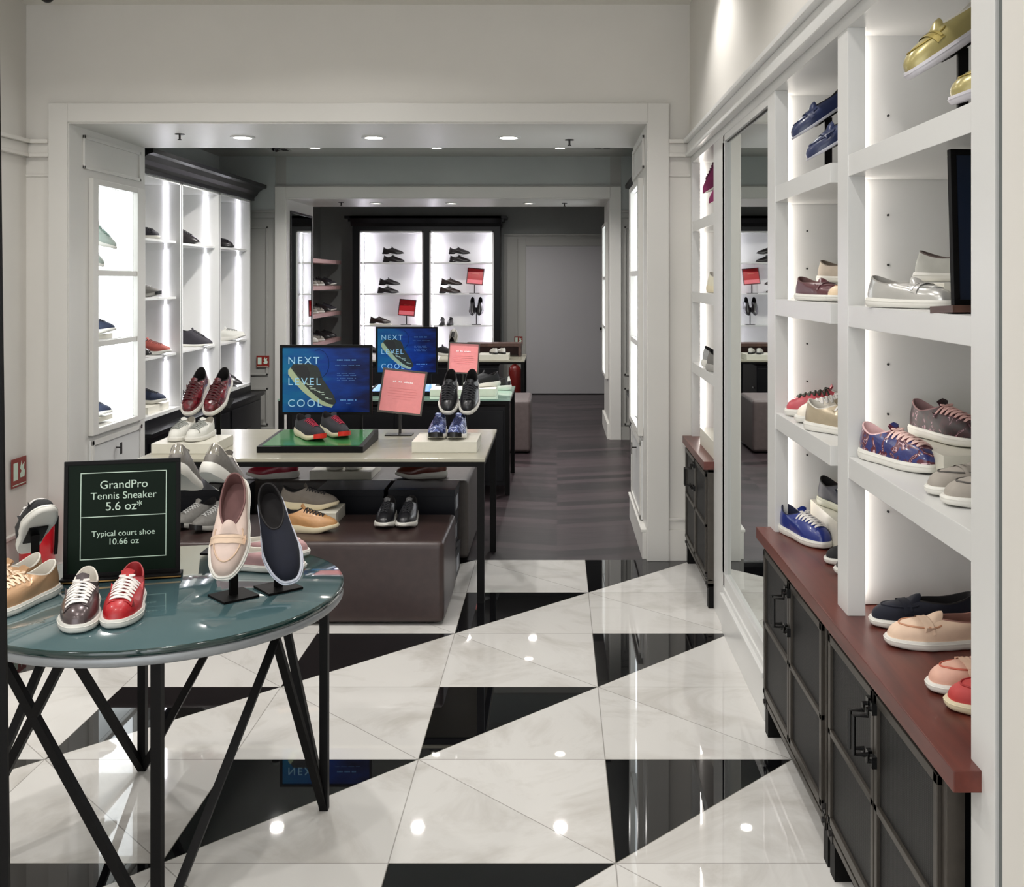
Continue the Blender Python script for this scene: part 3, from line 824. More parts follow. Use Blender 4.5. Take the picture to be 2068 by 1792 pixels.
# counters and cabinets
def counter(y0, y1, label):
    o = MB().box(.686, XB-.003, y0, y1, .652, .690).build('countertop', redwood, None, bevel=.002)
    return tag(o, label, 'countertop')
counter(1.80, 3.585, 'long cherry-red wooden countertop under the near shelving bays')
counter(4.865, 5.69, 'short cherry-red wooden countertop under the far shelving bay')
def cabinet(y0, y1, label, x=.71):
    t = thing('metal_cabinet', label, 'cabinet', (x, (y0+y1)/2, 0)); t['_o'] = tuple(t.location)
    D = .728 if y0 < 4 else 1.13
    mb = MB().box(x+.004, 1.12, y0+.03, y1-.03, .11, .651)
    mb.build('body', blackw, t)
    fr = MB()
    for y in (y0, y1-.022): fr.box(x-.004, x+.03, y, y+.022, .10, .651)
    fr.box(x-.004, x+.03, y0, y1, .10, .118).box(x-.004, x+.03, y0, y1, .636, .651).box(x-.006, x+.02, y0, y1, .128, .136)
    fr.build('frame', bronze, t, bevel=.0015)
    for y in (y0+.001, y1-.046):
        l = MB().box(x, x+.045, y, y+.045, 0, .10); l.build('leg', blackm, t)
        q = MB()
        for z in (.115, .15): q.tube([(x-.012, y+.02, z), (x, y+.02, z)], .008, n=8)
        q.box(x-.006, x, y+.004, y+.040, .095, .165).build('corner_bracket', bronzed, t)
    ym = (y0+y1)/2
    for k, (a, b2) in enumerate(((y0+.026, ym-.003), (ym+.003, y1-.026))):
        w = .02
        d = MB().box(x-.012, x+.004, a, b2, .145, .145+w).box(x-.012, x+.004, a, b2, .630-w, .630).box(x-.012, x+.004, a, a+w, .145, .63).box(x-.012, x+.004, b2-w, b2, .145, .63).box(x-.012, x+.004, a, b2, .374, .390)
        d = d.build('door', bronze, t, bevel=.0015)
        p = MB().box(-.0045, .000, a+w-.001-ym, b2-w+.001-ym, .145+w, .63-w); p.build('wire_panel', weave, d, local=True).location = (x-t.location.x, ym-t.location.y, 0)
        hy = (b2-.012 if k == 0 else a+.012)
        h = MB().tube([(x-.012, hy, .60), (x-.03, hy, .60), (x-.03, hy, .585), (x-.060, hy, .585), (x-.060, hy, .50), (x-.03, hy, .50), (x-.03, hy, .485), (x-.012, hy, .485)], .0055, n=8)
        h.box(x-.022, x-.011, hy-.009, hy+.009, .588, .614).box(x-.022, x-.011, hy-.009, hy+.009, .471, .497)
        h2 = h.build('handle', handle_m, d, local=True); h2.location = (-t.location.x, -t.location.y, -t.location.z)
    return t
cabinet(1.885, 2.705, 'black metal cabinet with wire doors nearest the camera, under the cherry counter')
cabinet(2.725, 3.545, 'second black metal wire-door cabinet, between the nearest cabinet and the mirror')
cabinet(4.875, 5.69, 'far black metal wire-door cabinet standing past the mirror')
for o in list(COL.objects):
    pass

# storefront edge at the far left of the frame
o = MB().bar((ax(0, 1.6), 1.60, -.0), (ax(-37, 1.6), 1.60, 2.2), .045, .006).build('door_post', blackm, None)
tag(o, 'dark metal storefront post at the left edge of the picture', 'post')

# ------------------------------------------------------------- room 2
struct('wall_left', B(-3.41, -3.26, 6.74, 10.05, 0, H2), greyp2)
struct('wall_right', B(1.1, 1.25, 6.74, 10.05, 0, H2), greyp2)
NZ0b = NZ0
def greywall(y, x0, x1, name):
    struct(name, B(x0, x1, y-.002, y, 2.215, 2.74), greyp)
block(-3.41, -2.618, 10.05, 11.13, 2.74, -2.618, -2.618, 10.3, 10.4, 1, 1.1, greyt, 'wall_back')
block(.512, 1.7, 10.05, 11.13, 2.74, .512, .80, 10.34, 10.92, .60, 2.08, greyt, 'wall_back')
struct('wall_back', B(-2.618, .512, 10.05, 11.13, 2.334, 2.74), greyp2)
for x0, x1 in ((-3.26, -2.72), (.618, 1.1)):
    struct('wall_back', B(x0, x1, 10.035, 10.05, 2.215, H2), greyp2)
    mb = MB().box(x0, x1, 10.01, 10.05, 2.19, 2.215).box(x0, x1, 10.03, 10.05, 2.14, 2.19)
    struct('trim_11', mb, greyt, bevel=.004)
    mb = MB()
    for (z0, z1) in ((.14, .50), (.62, 2.06)):
        xa, xb = x0+.03, x1-.07
        for r in ((xa, xb, z0, z0+.02), (xa, xb, z1-.02, z1), (xa, xa+.02, z0, z1), (xb-.02, xb, z0, z1)): mb.box(r[0], r[1], 10.036, 10.05, r[2], r[3])
    struct('trim_12', mb, greyt, bevel=.003)
    struct('baseboard_back', B(x0, x1, 10.03, 10.05, 0, .12), greyt)
struct('wall_back', B(-2.72, .618, 10.02, 10.05, 2.44, 2.452), greyt)
struct('trim_13', B(-2.72, -2.618, 10.02, 10.05, 0, 2.44).box(.512, .618, 10.02, 10.05, 0, 2.44).box(-2.618, .512, 10.02, 10.05, 2.334, 2.44), trimw, bevel=.004)
mb = MB().box(-2.618, .512, 10.03, 11.13, 2.326, 2.334)
mb.box(-2.618, -2.612, 10.03, 10.17, 0, 2.326).box(-2.618, -2.612, 11.06, 11.135, 0, 2.326).box(-2.618, -2.612, 10.17, 11.06, 2.22, 2.326).box(-2.618, -2.612, 10.17, 11.06, 0, .3)
mb.box(.506, .512, 10.03, 10.34, 0, 2.326).box(.506, .512, 10.92, 11.135, 0, 2.326).box(.506, .512, 10.34, 10.92, 2.08, 2.326).box(.506, .512, 10.34, 10.92, 0, .60)
struct('trim_14', mb, trimw)
NZ0, NZ1 = .60, 2.08
niche(.506, -1, 'backlit white display niche in the right jamb of the second, farther opening', 10.34, 10.92, (1.08, 1.58), .26)
t = thing('wall_mirror', 'narrow dark-framed mirror in the left jamb of the farther opening', 'mirror', (-2.612, 10.6, .3)); t['_o'] = tuple(t.location)
B(-2.612, -2.606, 10.19, 11.04, .32, 2.20).build('mirror_glass', mirror, t)
B(-2.612, -2.600, 10.17, 10.19, .3, 2.22).box(-2.612, -2.600, 11.04, 11.06, .3, 2.22).box(-2.612, -2.6, 10.19, 11.04, .3, .32).box(-2.612, -2.6, 10.19, 11.04, 2.2, 2.22).build('frame', blackm, t)
struct('baseboard_right', B(.484, .512, 10.06, 11.14, 0, .15), trimw, bevel=.003)

# lit shelving with black cornice along a side of room 2; s=+1 faces +X
def lit_wall_unit(xf, xb, s, y0, nb, bw, label, shelves, yend):
    t = thing('lit_shelving', label, 'shelving', (xf, (y0+yend)/2, 0)); t['_o'] = tuple(t.location)
    def b(xa, xb_, *r):
        a, c = sorted((xa, xb_)); return B(a, c, *r)
    d = s*1
    base = b(xb, xf+d*.09, y0, yend+.02, .0, .46)
    base.build('base_cabinet', blackw, t)
    for k in range(nb):
        a, c = sorted((xf+d*.09, xf+d*.10)); ya = y0+k*bw+.03
        dr = B(a, c, ya, ya+bw-.06, .04, .42).build('drawer', blackw, t, bevel=.004)
        a2, c2 = sorted((xf+d*.10, xf+d*.125)); B(a2, c2, ya+bw/2-.1, ya+bw/2+.02, .21, .22).build('handle', chrome, dr, local=True).location = tuple(-v for v in t.location)
    a, c = sorted((xb, xf+d*.125)); B(a, c, y0, yend+.04, .46, .49).build('base_top', blackw, t, bevel=.006)
    b(xb, xf+d*.005, y0, yend, .49, .552).build('plinth', blackw, t)
    b(xb, xb+d*.02, y0, yend, .555, 2.29).build('back_panel', lacq, t)
    pr = MB()
    for k in range(nb+1):
        y = y0+k*bw
        a, c = sorted((xb+d*.02, xf)); pr.box(a, c, y-.022, y-.002, .555, 2.29); pr.box(a, c, y+.012, y+.032, .555, 2.29) if k < nb else None
    pr.build('side_panel', lacq, t)
    pr = MB()
    for k in range(nb+1):
        y = y0+k*bw; a, c = sorted((xb+d*.02, xf-d*.002)); pr.box(a, c, y-.002, y+.012, .555, 2.29)
    pr.build('divider', blackw, t)
    a, c = sorted((xb+d*.02, xf)); B(a, c, y0, yend, .552, .575).build('bottom_board', lacq, t)
    B(a, c, y0, yend, 2.27, 2.29).build('top_board', lacq, t)
    for k in range(nb):
        for z in shelves[k]:
            y = y0+k*bw; a, c = sorted((xb+d*.02, xf-d*.03)); sh = B(a, c, y+.033, y+bw-.023, z-.018, z).build('shelf', lacq, t, bevel=.002)
            for yy in (y+bw-.026, y+.036):
                br = MB().prism([(xb+d*.02, z-.018), (xf-d*.05, z-.018), (xf-d*.09, z-.06), (xb+d*.02, z-.10)], 'y', yy-.003, yy)
                br.build('bracket', lacq, sh, local=True).location = tuple(-v for v in t.location)
        y = y0+(k+1)*bw-.024
        xs = xf-d*.105
        a, c = sorted((xs, xs-d*.010)); B(a, c, y-.008, y, .58, 2.265).build('light_strip', ledm, t)
    # cornice
    pts = [(xb, 2.29), (xf+d*.02, 2.29), (xf+d*.02, 2.32), (xf+d*.045, 2.34), (xf+d*.06, 2.37), (xf+d*.10, 2.40), (xf+d*.135, 2.41), (xf+d*.135, 2.44), (xb, 2.44)]
    MB().prism(pts, 'y', y0, yend+.06).build('cornice', blackw, t)
    return t
lit_wall_unit(-2.885, -3.26, 1, 7.085, 3, .9, 'lit white shelving with black cornice along the left wall of the second room',
    [(.985, 1.414, 1.84), (.99, 1.83), (.99, 1.83)], 9.785)
lit_wall_unit(.78, 1.1, -1, 7.085, 3, .9, 'lit white shelving with black cornice on the right of the second room, mostly hidden',
    [(.985, 1.414, 1.84), (.99, 1.83), (.99, 1.83)], 9.785)

# ------------------------------------------------------------- room 3
struct('wall_left', B(-3.35, -3.2, 11.13, 14.06, 0, 2.74), greyp)
struct('wall_right', B(1.6, 1.7, 11.13, 14.06, 0, 2.74), greyp)
struct('wall_back', B(-3.35, 1.7, 14.06, 14.2, 0, 2.74), greyp)
struct('wall_back', B(-.72, 1.6, 14.045, 14.06, 0, 2.16), greyt)
struct('trim_15', B(-.72, 1.6, 14.02, 14.06, 2.14, 2.165).box(-.53, -.42, 14.02, 14.06, 0, 2.10).box(-.42, .66, 14.02, 14.06, 2.0, 2.10), greyt, bevel=.004)
o = struct('door_1', B(-.42, .66, 14.028, 14.045, .012, 2.0), mat('door_grey_white', 'a8a6a8', .5, var=.01, scale=2))
MB().cyl((.595, 14.012), .018, .87, .905, 16).build('door_handle', blackm, o)
struct('door_2', B(-.42, .66, 14.02, 14.045, 0, .012), blackm)['kind'] = 'structure'

def back_unit():
    x0, x1, yb, yf = -2.70, -.752, 14.055, 13.72
    t = thing('lit_shelving', 'black framed two-bay lit shelving against the far end wall of the shop', 'shelving', ((x0+x1)/2, yf, 0)); t['_o'] = tuple(t.location)
    B(x0, x1, yf, yb, 0, .46).build('base_cabinet', blackw, t)
    B(x0-.02, x1+.02, yf-.03, yb, .46, .50).build('base_top', blackw, t, bevel=.005)
    bays = ((-2.615, -1.765), (-1.685, -.835))
    B(x0, -2.615, yf, yb, .50, 2.19).box(-1.765, -1.685, yf, yb, .5, 2.19).box(-.835, x1, yf, yb, .5, 2.19).box(x0, x1, yf, yb, 2.19, 2.25).build('frame', blackw, t)
    for a, b2 in bays:
        B(a, b2, yb-.015, yb-.002, .5, 2.19).box(a, a+.02, yf+.01, yb-.015, .5, 2.19).box(b2-.02, b2, yf+.01, yb-.015, .5, 2.19).box(a, b2, yf+.01, yb-.015, 2.17, 2.19).build('bay_lining', lacq, t)
        for z in (.53, .944, 1.363, 1.776): B(a+.02, b2-.02, yf+.03, yb-.016, z-.018, z).build('shelf', lacq, t, bevel=.002)
        B(a+.021, a+.029, yf+.20, yf+.212, .53, 2.168).build('light_strip', ledm3, t)
        B(b2-.029, b2-.021, yf+.20, yf+.212, .53, 2.168).build('light_strip', ledm3, t)
    pts = [(yb, 2.25), (yf-.01, 2.25), (yf-.03, 2.29), (yf-.07, 2.33), (yf-.09, 2.35), (yf-.09, 2.385), (yb, 2.385)]
    MB().prism(pts, 'x', x0-.02, x1+.02).box(x0-.09, x1+.09, yf-.09, yb, 2.35, 2.385).box(x0-.05, x1+.05, yf-.05, yb, 2.31, 2.35).build('cornice', blackw, t)
back_unit()
for z in (.78, 1.13, 1.467, 1.80):
    tag(B(-3.198, -2.90, 12.2, 13.97, z-.05, z).build('wall_shelf', shelfpink, None, bevel=.003),
        {.78: 'lowest', 1.13: 'second lowest', 1.467: 'second highest', 1.80: 'topmost empty'}[z]+' rosy wooden wall shelf left of the far lit shelving', 'shelf', 'rosy wall shelves')

# ------------------------------------------------------------- ceiling fittings
def downlight(x, y, z, label, power=0, m=None, r=.045, spot=None, group=None, col=(1, .97, .94)):
    t = thing('downlight', label, 'ceiling light', (x, y, z), group=group); t['_o'] = (x, y, z)
    ring = MB(); n = 28; vs = []; fs = []
    for rr, zz in ((r+.018, 0), (r+.018, -.006), (r, -.008), (r-.004, -.002)):
        vs += [(x+rr*math.cos(2*math.pi*k/n), y+rr*math.sin(2*math.pi*k/n), z+zz) for k in range(n)]
    for i in range(3):
        for k in range(n): fs.append((i*n+k, i*n+(k+1) % n, (i+1)*n+(k+1) % n, (i+1)*n+k))
    ring.add(vs, fs); ring.build('trim_ring', lacq, t, smooth=True)
    MB().cyl((x, y), r-.004, z-.004, z-.001, n).build('lens', m or lampm, t)
    if power:
        ld = bpy.data.lights.new('downlight_lamp', 'SPOT' if spot else 'AREA')
        ld.energy = power; ld.color = col
        if spot: ld.spot_size = math.radians(spot); ld.spot_blend = .55; ld.shadow_soft_size = .035
        else: ld.shape = 'DISK'; ld.size = r*2; ld.spread = math.radians(150)
        lo = bpy.data.objects.new('downlight_lamp', ld); COL.objects.link(lo); lo.parent = t; lo.location = (0, 0, -.014)
    return t
K = 1.0
k = 0
for (x, y, p) in ((.12, 1.75, 20), (.10, 3.05, 20), (.40, 4.55, 22), (-1.15, 1.5, 5), (-1.15, 3.2, 6), (-1.15, 4.5, 7), (-2.3, 2.4, 5), (-2.3, 4.3, 6)):
    downlight(x, y, H1, 'unseen ceiling downlight added behind the camera', p*K, spot=(125 if x > 0 else None), group='first room downlights')
for (x, y) in ((-.6, .2), (-1.8, .0), (.1, -.9), (-1.2, -1.6)):  # unseen lamps behind the camera, added to brighten the upper walls
    downlight(x, y, H1, 'unseen ceiling downlight added behind the camera', 16*K, spot=150, group='first room downlights')
for u, nm, dx in ((490, 'left', .03), (755, 'middle', 0), (1027, 'right', -.03)):
    downlight(ax(u, 6.23), 6.23, 2.398, nm+' downlight in the soffit of the first opening', 4*K, r=.055, spot=120, group='first soffit downlights')
for u, nm in ((636, 'left'), (882, 'middle'), (1131, 'right')):
    downlight(ax(u, 9.37), 9.37, H2, nm+' downlight in the back row of the second room', 12*K, spot=115, group='second room downlights')
    downlight(ax(u, 9.37), 8.1, H2, 'downlight in the front row of the second room', 17*K, spot=None, group='second room front downlights')
for u, nm in ((760, 'left'), (912, 'middle'), (1068, 'right')):
    downlight(ax(u, 10.6), 10.6, 2.326, nm+' downlight in the soffit of the farther opening', 3*K, m=lampdim, spot=120, group='second soffit downlights')
    downlight(ax(u, 10.6), 12.4, 2.74, 'ceiling downlight of the last room', 8*K, m=lampdim, spot=None, group='last room downlights')
def sprinkler(x, y, z, label):
    t = MB().cyl((x, y), .028, z-.004, z, 20).cyl((x, y), .006, z-.03, z-.004, 10).cyl((x, y), .012, z-.036, z-.032, 12).build('sprinkler', bronzed, None)
    tag(t, label, 'sprinkler')
sprinkler(ax(363, 6.1), 6.1, 2.398, 'small sprinkler head left in the soffit of the first opening')
sprinkler(ax(1150, 6.35), 6.35, 2.398, 'small sprinkler head right in the soffit of the first opening')
sprinkler(ax(689, 10.5), 10.5, 2.326, 'small sprinkler head left in the soffit of the farther opening')
sprinkler(ax(1140, 10.6), 10.6, 2.326, 'small sprinkler head right in the soffit of the farther opening')
def dome(x, y, z, label, r=.035):
    t = thing('security_camera', label, 'security camera', (x, y, z)); t['_o'] = (x, y, z)
    MB().cyl((x, y), r*1.2, z-.02, z, 24).build('base', lacq, t)
    me = bpy.data.meshes.new('dome'); bm = bmesh.new(); bmesh.ops.create_uvsphere(bm, u_segments=20, v_segments=12, radius=r)
    for f in bm.faces: f.smooth = True
    bm.to_mesh(me); bm.free(); link('dome', me, mat('smoked_dome', '0a0808', .08, var=0), t).location = (0, 0, -.028)
dome(ax(95, 5.45), 5.45, H1, 'black dome camera on the ceiling in the top left corner')
dome(ax(557, 9.2), 9.2, H2, 'small dome camera on the ceiling of the second room')
for u, y, nm in ((565, 9.5, 'left'), (1217, 9.3, 'right')):
    x = ax(u, y); t = thing('ceiling_vent', nm+' slotted air vent in the ceiling of the second room', 'vent', (x, y, H2)); t['_o'] = (x, y, H2)
    B(x-.085, x+.085, y-.10, y+.10, H2-.004, H2-.0005).build('frame', greyt, t)
    for q in (-.04, .04): B(x+q-.028, x+q+.028, y-.08, y+.08, H2-.007, H2-.0041).build('slot', blackm, t)
# ------------------------------------------------------------- display furniture
TH = .69
def rect_table(x0, x1, y0, y1, h, topm, label, solid=None, leg=.034):
    t = thing('display_table', label, 'table', ((x0+x1)/2, (y0+y1)/2, 0)); t['_o'] = tuple(t.location)
    B(x0, x1, y0, y1, h-.016, h).build('tabletop', topm, t, bevel=.0015)
    B(x0+.004, x1-.004, y0+.004, y0+.03, h-.040, h-.016).box(x0+.004, x1-.004, y1-.03, y1-.004, h-.040, h-.016).box(x0+.004, x0+.03, y0+.03, y1-.03, h-.040, h-.016).box(x1-.03, x1-.004, y0+.03, y1-.03, h-.040, h-.016).build('apron', blackm, t)
    for x in (x0+.004, x1-.004-leg):
        for y in (y0+.004, y1-.004-leg): B(x, x+leg, y, y+leg, 0, h-.040).build('leg', blackm, t)
    if solid:
        sx0, sx1, sy0, sy1, sz0 = solid
        bd = B(sx0, sx1, sy0, sy1, sz0, h-.064).build('storage_body', blackw, t)
        n = 4; w = (sx1-sx0)/n
        for q in range(n): B(sx0+q*w+.012, sx0+(q+1)*w-.012, sy0-.012, sy0-.0005, sz0+.03, h-.09).build('drawer', blackw, t, bevel=.003)
        for q in (.25, .5): B(sx1+.0005, sx1+.015, sy0+.1, sy0+.16, h-.062-q, h-.045-q).build('side_handle', chrome, t)
    return t
rect_table(-2.0, -.343, 4.95, 5.93, TH, tabletop, 'long table with a taupe top and thin black legs standing in the first opening')
rect_table(-2.0, -.335, 7.44, 8.34, TH, tabtop2, 'second display table with a pale green top, behind the long table',
    solid=(-1.95, -.375, 7.50, 8.28, .06))
rect_table(-2.3, -.345, 11.0, 11.9, TH, tabletop, 'farthest display table, in front of the far lit shelving', solid=(-2.2, -.62, 11.05, 11.85, .06))

def bench(x0, x1, y0, y1, h, m, label, r=.035):
    t = thing('upholstered_bench', label, 'bench', ((x0+x1)/2, (y0+y1)/2, 0)); t['_o'] = tuple(t.location)
    bd = MB().box(x0, x1, y0, y1, .012, h).build('cushion_block', m, t, bevel=r, seg=5, smooth=True)
    for f in bd.data.polygons: f.use_smooth = True
    pts = [(x0+r*.5, y0+r*.3, h-r*.35), (x1-r*.5, y0+r*.3, h-r*.35), (x1-r*.3, y0+r*.5, h-r*.35), (x1-r*.3, y1-r*.5, h-r*.35), (x1-r*.5, y1-r*.3, h-r*.35), (x0+r*.5, y1-r*.3, h-r*.35), (x0+r*.3, y1-r*.5, h-r*.35), (x0+r*.3, y0+r*.5, h-r*.35)]
    MB().tube(pts, .003, n=6, closed=True).build('piping', m, t, smooth=True)
    B(x0+.05, x1-.05, y0+.05, y1-.05, 0, .013).build('plinth', blackm, t)
    return t
bench(-2.05, -.505, 4.63, 5.20, .372, leather, 'dark brown leather bench with shoes on it, in front of the long table')
bench(-2.05, -.487, 5.70, 6.40, .443, leather2, 'grey-brown upholstered bench under the back of the long table')
bench(-1.0, -.235, 9.22, 9.88, .474, leather3, 'taupe leather bench behind the second display table', r=.04)

# stacked midnight blue shoe boxes under the long table
k = 0
for i in range(4):
    x1 = -.525-i*.365; lv = (3 if i != 2 else 2)
    for j in range(lv):
        z0 = .001+j*.158; dx = (.012, -.006, .004)[j]*(1 if i % 2 else .6)
        where = ('bottom', 'middle', 'top')[j] if lv == 3 else ('bottom', 'top')[j]
        col = ('rightmost', 'second from right', 'third from right', 'leftmost')[i]
        t = thing('shoe_box', 'midnight blue shoe box, %s of the %s stack under the long table' % (where, col), 'box', (x1-.17+dx, 5.44, z0), group='shoe boxes under the long table')
        B(-.168, .168, -.125, .125, 0, .118).build('box_body', boxnavy, t, local=True)
        B(-.171, .171, -.128, .128, .118, .152).build('lid', boxnavy, t, local=True, bevel=.001)
        B(.1682, .1692, -.06, .05, .03, .10).build('end_label', labelw, t, local=True)

def wbox(x0, x1, y0, y1, z0, h, label, m=None, group=None, name='display_box'):
    o = B(x0, x1, y0, y1, z0+.0005, z0+h).build(name, m or boxwhite, None, bevel=.0015)
    return tag(o, label, 'box', group)
def stand(x, y, z, h, label, base=.085, rot=0, pw=.022, pd=.010, plate=None, lean=(0, 0), plen=.09, pwd=.05):
    """flat base, upright bar and a small tilted rest under the shoe(s)"""
    t = thing('shoe_stand', label, 'display stand', (x, y, z+.0005), (0, 0, rot))
    B(-base/2, base/2, -base/2, base/2, 0, .006).build('base_plate', blackm, t, local=True, bevel=.001)
    MB().bar((0, 0, .006), (lean[0], lean[1], h-.004), pw, pd).build('post', blackm, t, local=True)
    if plate is not None:
        p = B(-pwd/2, pwd/2, -plen/2, plen/2, -.006, -.002).build('shoe_rest', blackm, t, local=True)
        p.location = (lean[0], lean[1], h); p.rotation_euler = (math.radians(plate[0]), 0, plate[1]-rot)
    return t
def hrz(head): return math.atan2(-head[0], head[1])
def stood(kind, key, side, label, c, head, pitch, zb, slabel, sc=1.0, roll=0, base=.1, rot=.0, group=None, **k):
    shoe(kind, key, side, label, c, head, pitch=pitch, roll=roll, sc=sc, group=group)
    stand(c[0], c[1], zb, c[2]-zb, slabel, base=base, rot=rot, plate=(pitch, hrz(head)), **k)

# ------------------------------------------------------------- round table
def round_table():
    cx, cy, r = -1.08, 2.856, .485
    t = thing('round_table', 'round glass-topped table on crossed black metal legs in the left foreground', 'table', (cx, cy, 0)); t['_o'] = (cx, cy, 0)
    def disc(rr, z0, z1, nm, m, bv=.003):
        n = 96; prof = [(rr-bv, z0), (rr, z0+bv), (rr, z1-bv), (rr-bv, z1)]
        vs = [(cx+p[0]*math.cos(2*math.pi*k/n), cy+p[0]*math.sin(2*math.pi*k/n), p[1]) for p in prof for k in range(n)]
        fs = [(i*n+k, i*n+(k+1) % n, (i+1)*n+(k+1) % n, (i+1)*n+k) for i in range(3) for k in range(n)]
        side = MB().add(vs, fs+[tuple(range(n)), tuple(range(3*n, 4*n))])
        return side.build(nm, m, t, smooth=True)
    disc(r-.002, TH-.038, TH-.0150, 'table_rim', rimgrey, .004)
    disc(r-.0005, TH-.0148, TH-.0002, 'glass_edge_band', glassrim, .002)
    disc(r-.008, TH-.0004, TH, 'glass_top', glassgreen, .0001)
    F = [Vector(p) for p in ((-1.303, 3.27, 0), (-.677, 3.025, 0), (-.93, 2.42, 0), (-1.556, 2.665, 0))]
    zt = TH-.037
    def strut(i, j, s):
        a = F[i]; b2 = F[i]+(F[j]-F[i])*s; b2.z = zt
        MB().bar(a, b2, .021).build('strut', blackm, t)
    for i in range(4):
        MB().bar(F[i], F[i]+Vector((0, 0, zt)), .024).build('leg', blackm, t)
    for i, j, s in ((0, 1, .60), (0, 3, .60), (1, 2, .39), (1, 0, .25), (2, 1, .763), (2, 3, .80), (3, 0, .6), (3, 2, .6)): strut(i, j, s)
    inner = MB().tube([(cx+.40*math.cos(a), cy+.40*math.sin(a), TH-.042) for a in [2*math.pi*k/40 for k in range(40)]], .006, n=6, closed=True)
    inner.build('support_ring', blackm, t)
round_table()
# the green sign
def frame_sign(name, label, c, w, h, rz, tilt, face, roll=0, fw=.012, fm=None, depth=.014, group=None, cat='sign'):
    t = thing(name, label, cat, c, (math.radians(tilt), math.radians(roll), rz), group)
    fm = fm or blackm
    mb = B(-w/2, w/2, 0, depth, 0, fw).box(-w/2, w/2, 0, depth, h-fw, h).box(-w/2, -w/2+fw, 0, depth, fw, h-fw).box(w/2-fw, w/2, 0, depth, fw, h-fw)
    mb.build('frame', fm, t, local=True, bevel=.001)
    B(-w/2+fw, w/2-fw, .003, depth-.001, fw, h-fw).build('print', face, t, local=True)
    return t
gl, gr = Vector((-1.378, 2.917, TH)), Vector((-1.092, 2.985, TH))
gd = (gr-gl); W_ = gd.length+.016
sg = frame_sign('tabletop_sign', 'dark green framed tabletop sign with weights of two shoes, on the round table', ((gl+gr)/2)+Vector((0, 0, .012)), W_, .325, math.atan2(gd.y, gd.x), -3, signgreen, fw=.011)
B(-W_/2-.006, W_/2+.006, -.022, .035, -.011, .0).build('sign_base', blackm, sg, local=True, bevel=.002)
B(-W_/2-.006, W_/2+.006, -.0235, -.022, -.009, -.006).build('brass_strip', goldtrim, sg, local=True)
mb = MB(); x0, x1, z0, z1, zm, lw = -.112, .118, .048, .292, .166, .0022
for r in ((x0, x1, z0, z0+lw), (x0, x1, z1-lw, z1), (x0, x0+lw, z0, z1), (x1-lw, x1, z0, z1), (x0, x1, zm, zm+lw)): mb.box(r[0], r[1], .0018, .003, r[2], r[3])
mb.build('border_lines', ink, sg, local=True)
for s, z, sz in (('GrandPro', .246, .032), ('Tennis Sneaker', .216, .0285), ('5.6 oz*', .184, .034), ('Typical court shoe', .112, .0225), ('10.66 oz', .088, .024)):
    text_part(s, sz, ink, sg, (.003, .002, z), align='CENTER', bold=0)

# shoes on the round table
shoe('court', 'pewter', 1, 'pewter leather sneaker with white laces, left of the red one on the round table', (-1.197, 2.618, TH), (.085, -.27))
shoe('court', 'red', -1, 'bright red leather sneaker with white laces on the round table', (-1.100, 2.658, TH), (.062, -.26))
shoe('court', 'rosegold', 1, 'rose gold sneaker with white lining, nearer one at the left edge of the round table', (-1.400, 2.705, TH), (-.28, -.96), sc=.96)
shoe('court', 'rosegold', -1, 'rose gold sneaker behind its twin at the left edge of the round table', (-1.478, 2.775, TH), (-.30, -.95), sc=.96)
stood('court', 'blackw', 1, 'black suede sneaker tipped toe-up on a stand at the left of the round table', (-1.498, 2.985, .812), (.66, -.75), 38, TH, 'black shoe stand holding the toe-up black sneaker at the left', base=.10, rot=.5, sc=.93)
stood('runner', 'silverkn', 1, 'silver knit sneaker with foil heel on the tall stand, right one of the pair', (-1.048, 3.265, .892), (.18, .98), -28, TH, 'tall black shoe stand at the back of the round table', sc=.93, base=.11, lean=(-.0, 0))
shoe('runner', 'silverkn', -1, 'silver knit sneaker with foil heel, left one, partly behind the green sign', (-1.175, 3.262, .896), (-.12, .99), pitch=-26, sc=.93)
stood('loafer', 'nude', -1, 'oat suede penny loafer propped toe-down on a stand on the round table', (-.868, 2.79, .868), (.12, -.99), -50, TH, 'black shoe stand under the oat penny loafer', base=.10, rot=.75, sc=1.08)
stood('slipon', 'navyslip', 1, 'navy suede slip-on with white sole propped toe-down on a stand on the round table', (-.768, 2.865, .828), (.30, -.95), -50, TH, 'low black shoe stand under the navy slip-on', base=.10, rot=.70, roll=12, sc=1.08)
shoe('loafer', 'mauve', -1, 'mauve and pink loafer lying behind the navy slip-on, the farther of two', (-.893, 3.175, TH), (.27, .10))
shoe('loafer', 'mauve', 1, 'mauve and pink loafer lying behind the oat loafer, the nearer of two', (-.862, 3.055, TH), (.26, -.03), sc=.93)

# ------------------------------------------------------------- long table
wbox(-1.985, -1.675, 5.085, 5.38, TH, .05, 'white display box under white sneakers at the left end of the long table')
wbox(-.715, -.395, 5.115, 5.42, TH, .055, 'white display box under blue camouflage sneakers at the right end of the long table')
pair('court', 'whitesn', 'all-white knit sneakers on the left white box', (-1.845, 5.255, TH+.05), (-.06, -1), gap=.098, sc=.97)
pair('court', 'burg', 'burgundy crocodile-textured sneakers propped high on a stand', (-1.838, 5.48, .912), (-.02, -1), gap=.124, pitch=-28, sc=1.14)
stand(-1.80, 5.53, TH, .195, 'black stand holding the burgundy sneakers', base=.11, plate=(-28, math.pi), pwd=.14)
pair('runner', 'camo', 'blue camouflage running shoes on the right white box', (-.553, 5.272, TH+.055), (-.02, -1), gap=.104, sc=.98)
pair('court', 'blackrun', 'black leather sneakers propped high above the camouflage pair', (-.510, 5.48, .912), (-.02, -1), gap=.112, pitch=-28, sc=1.08)
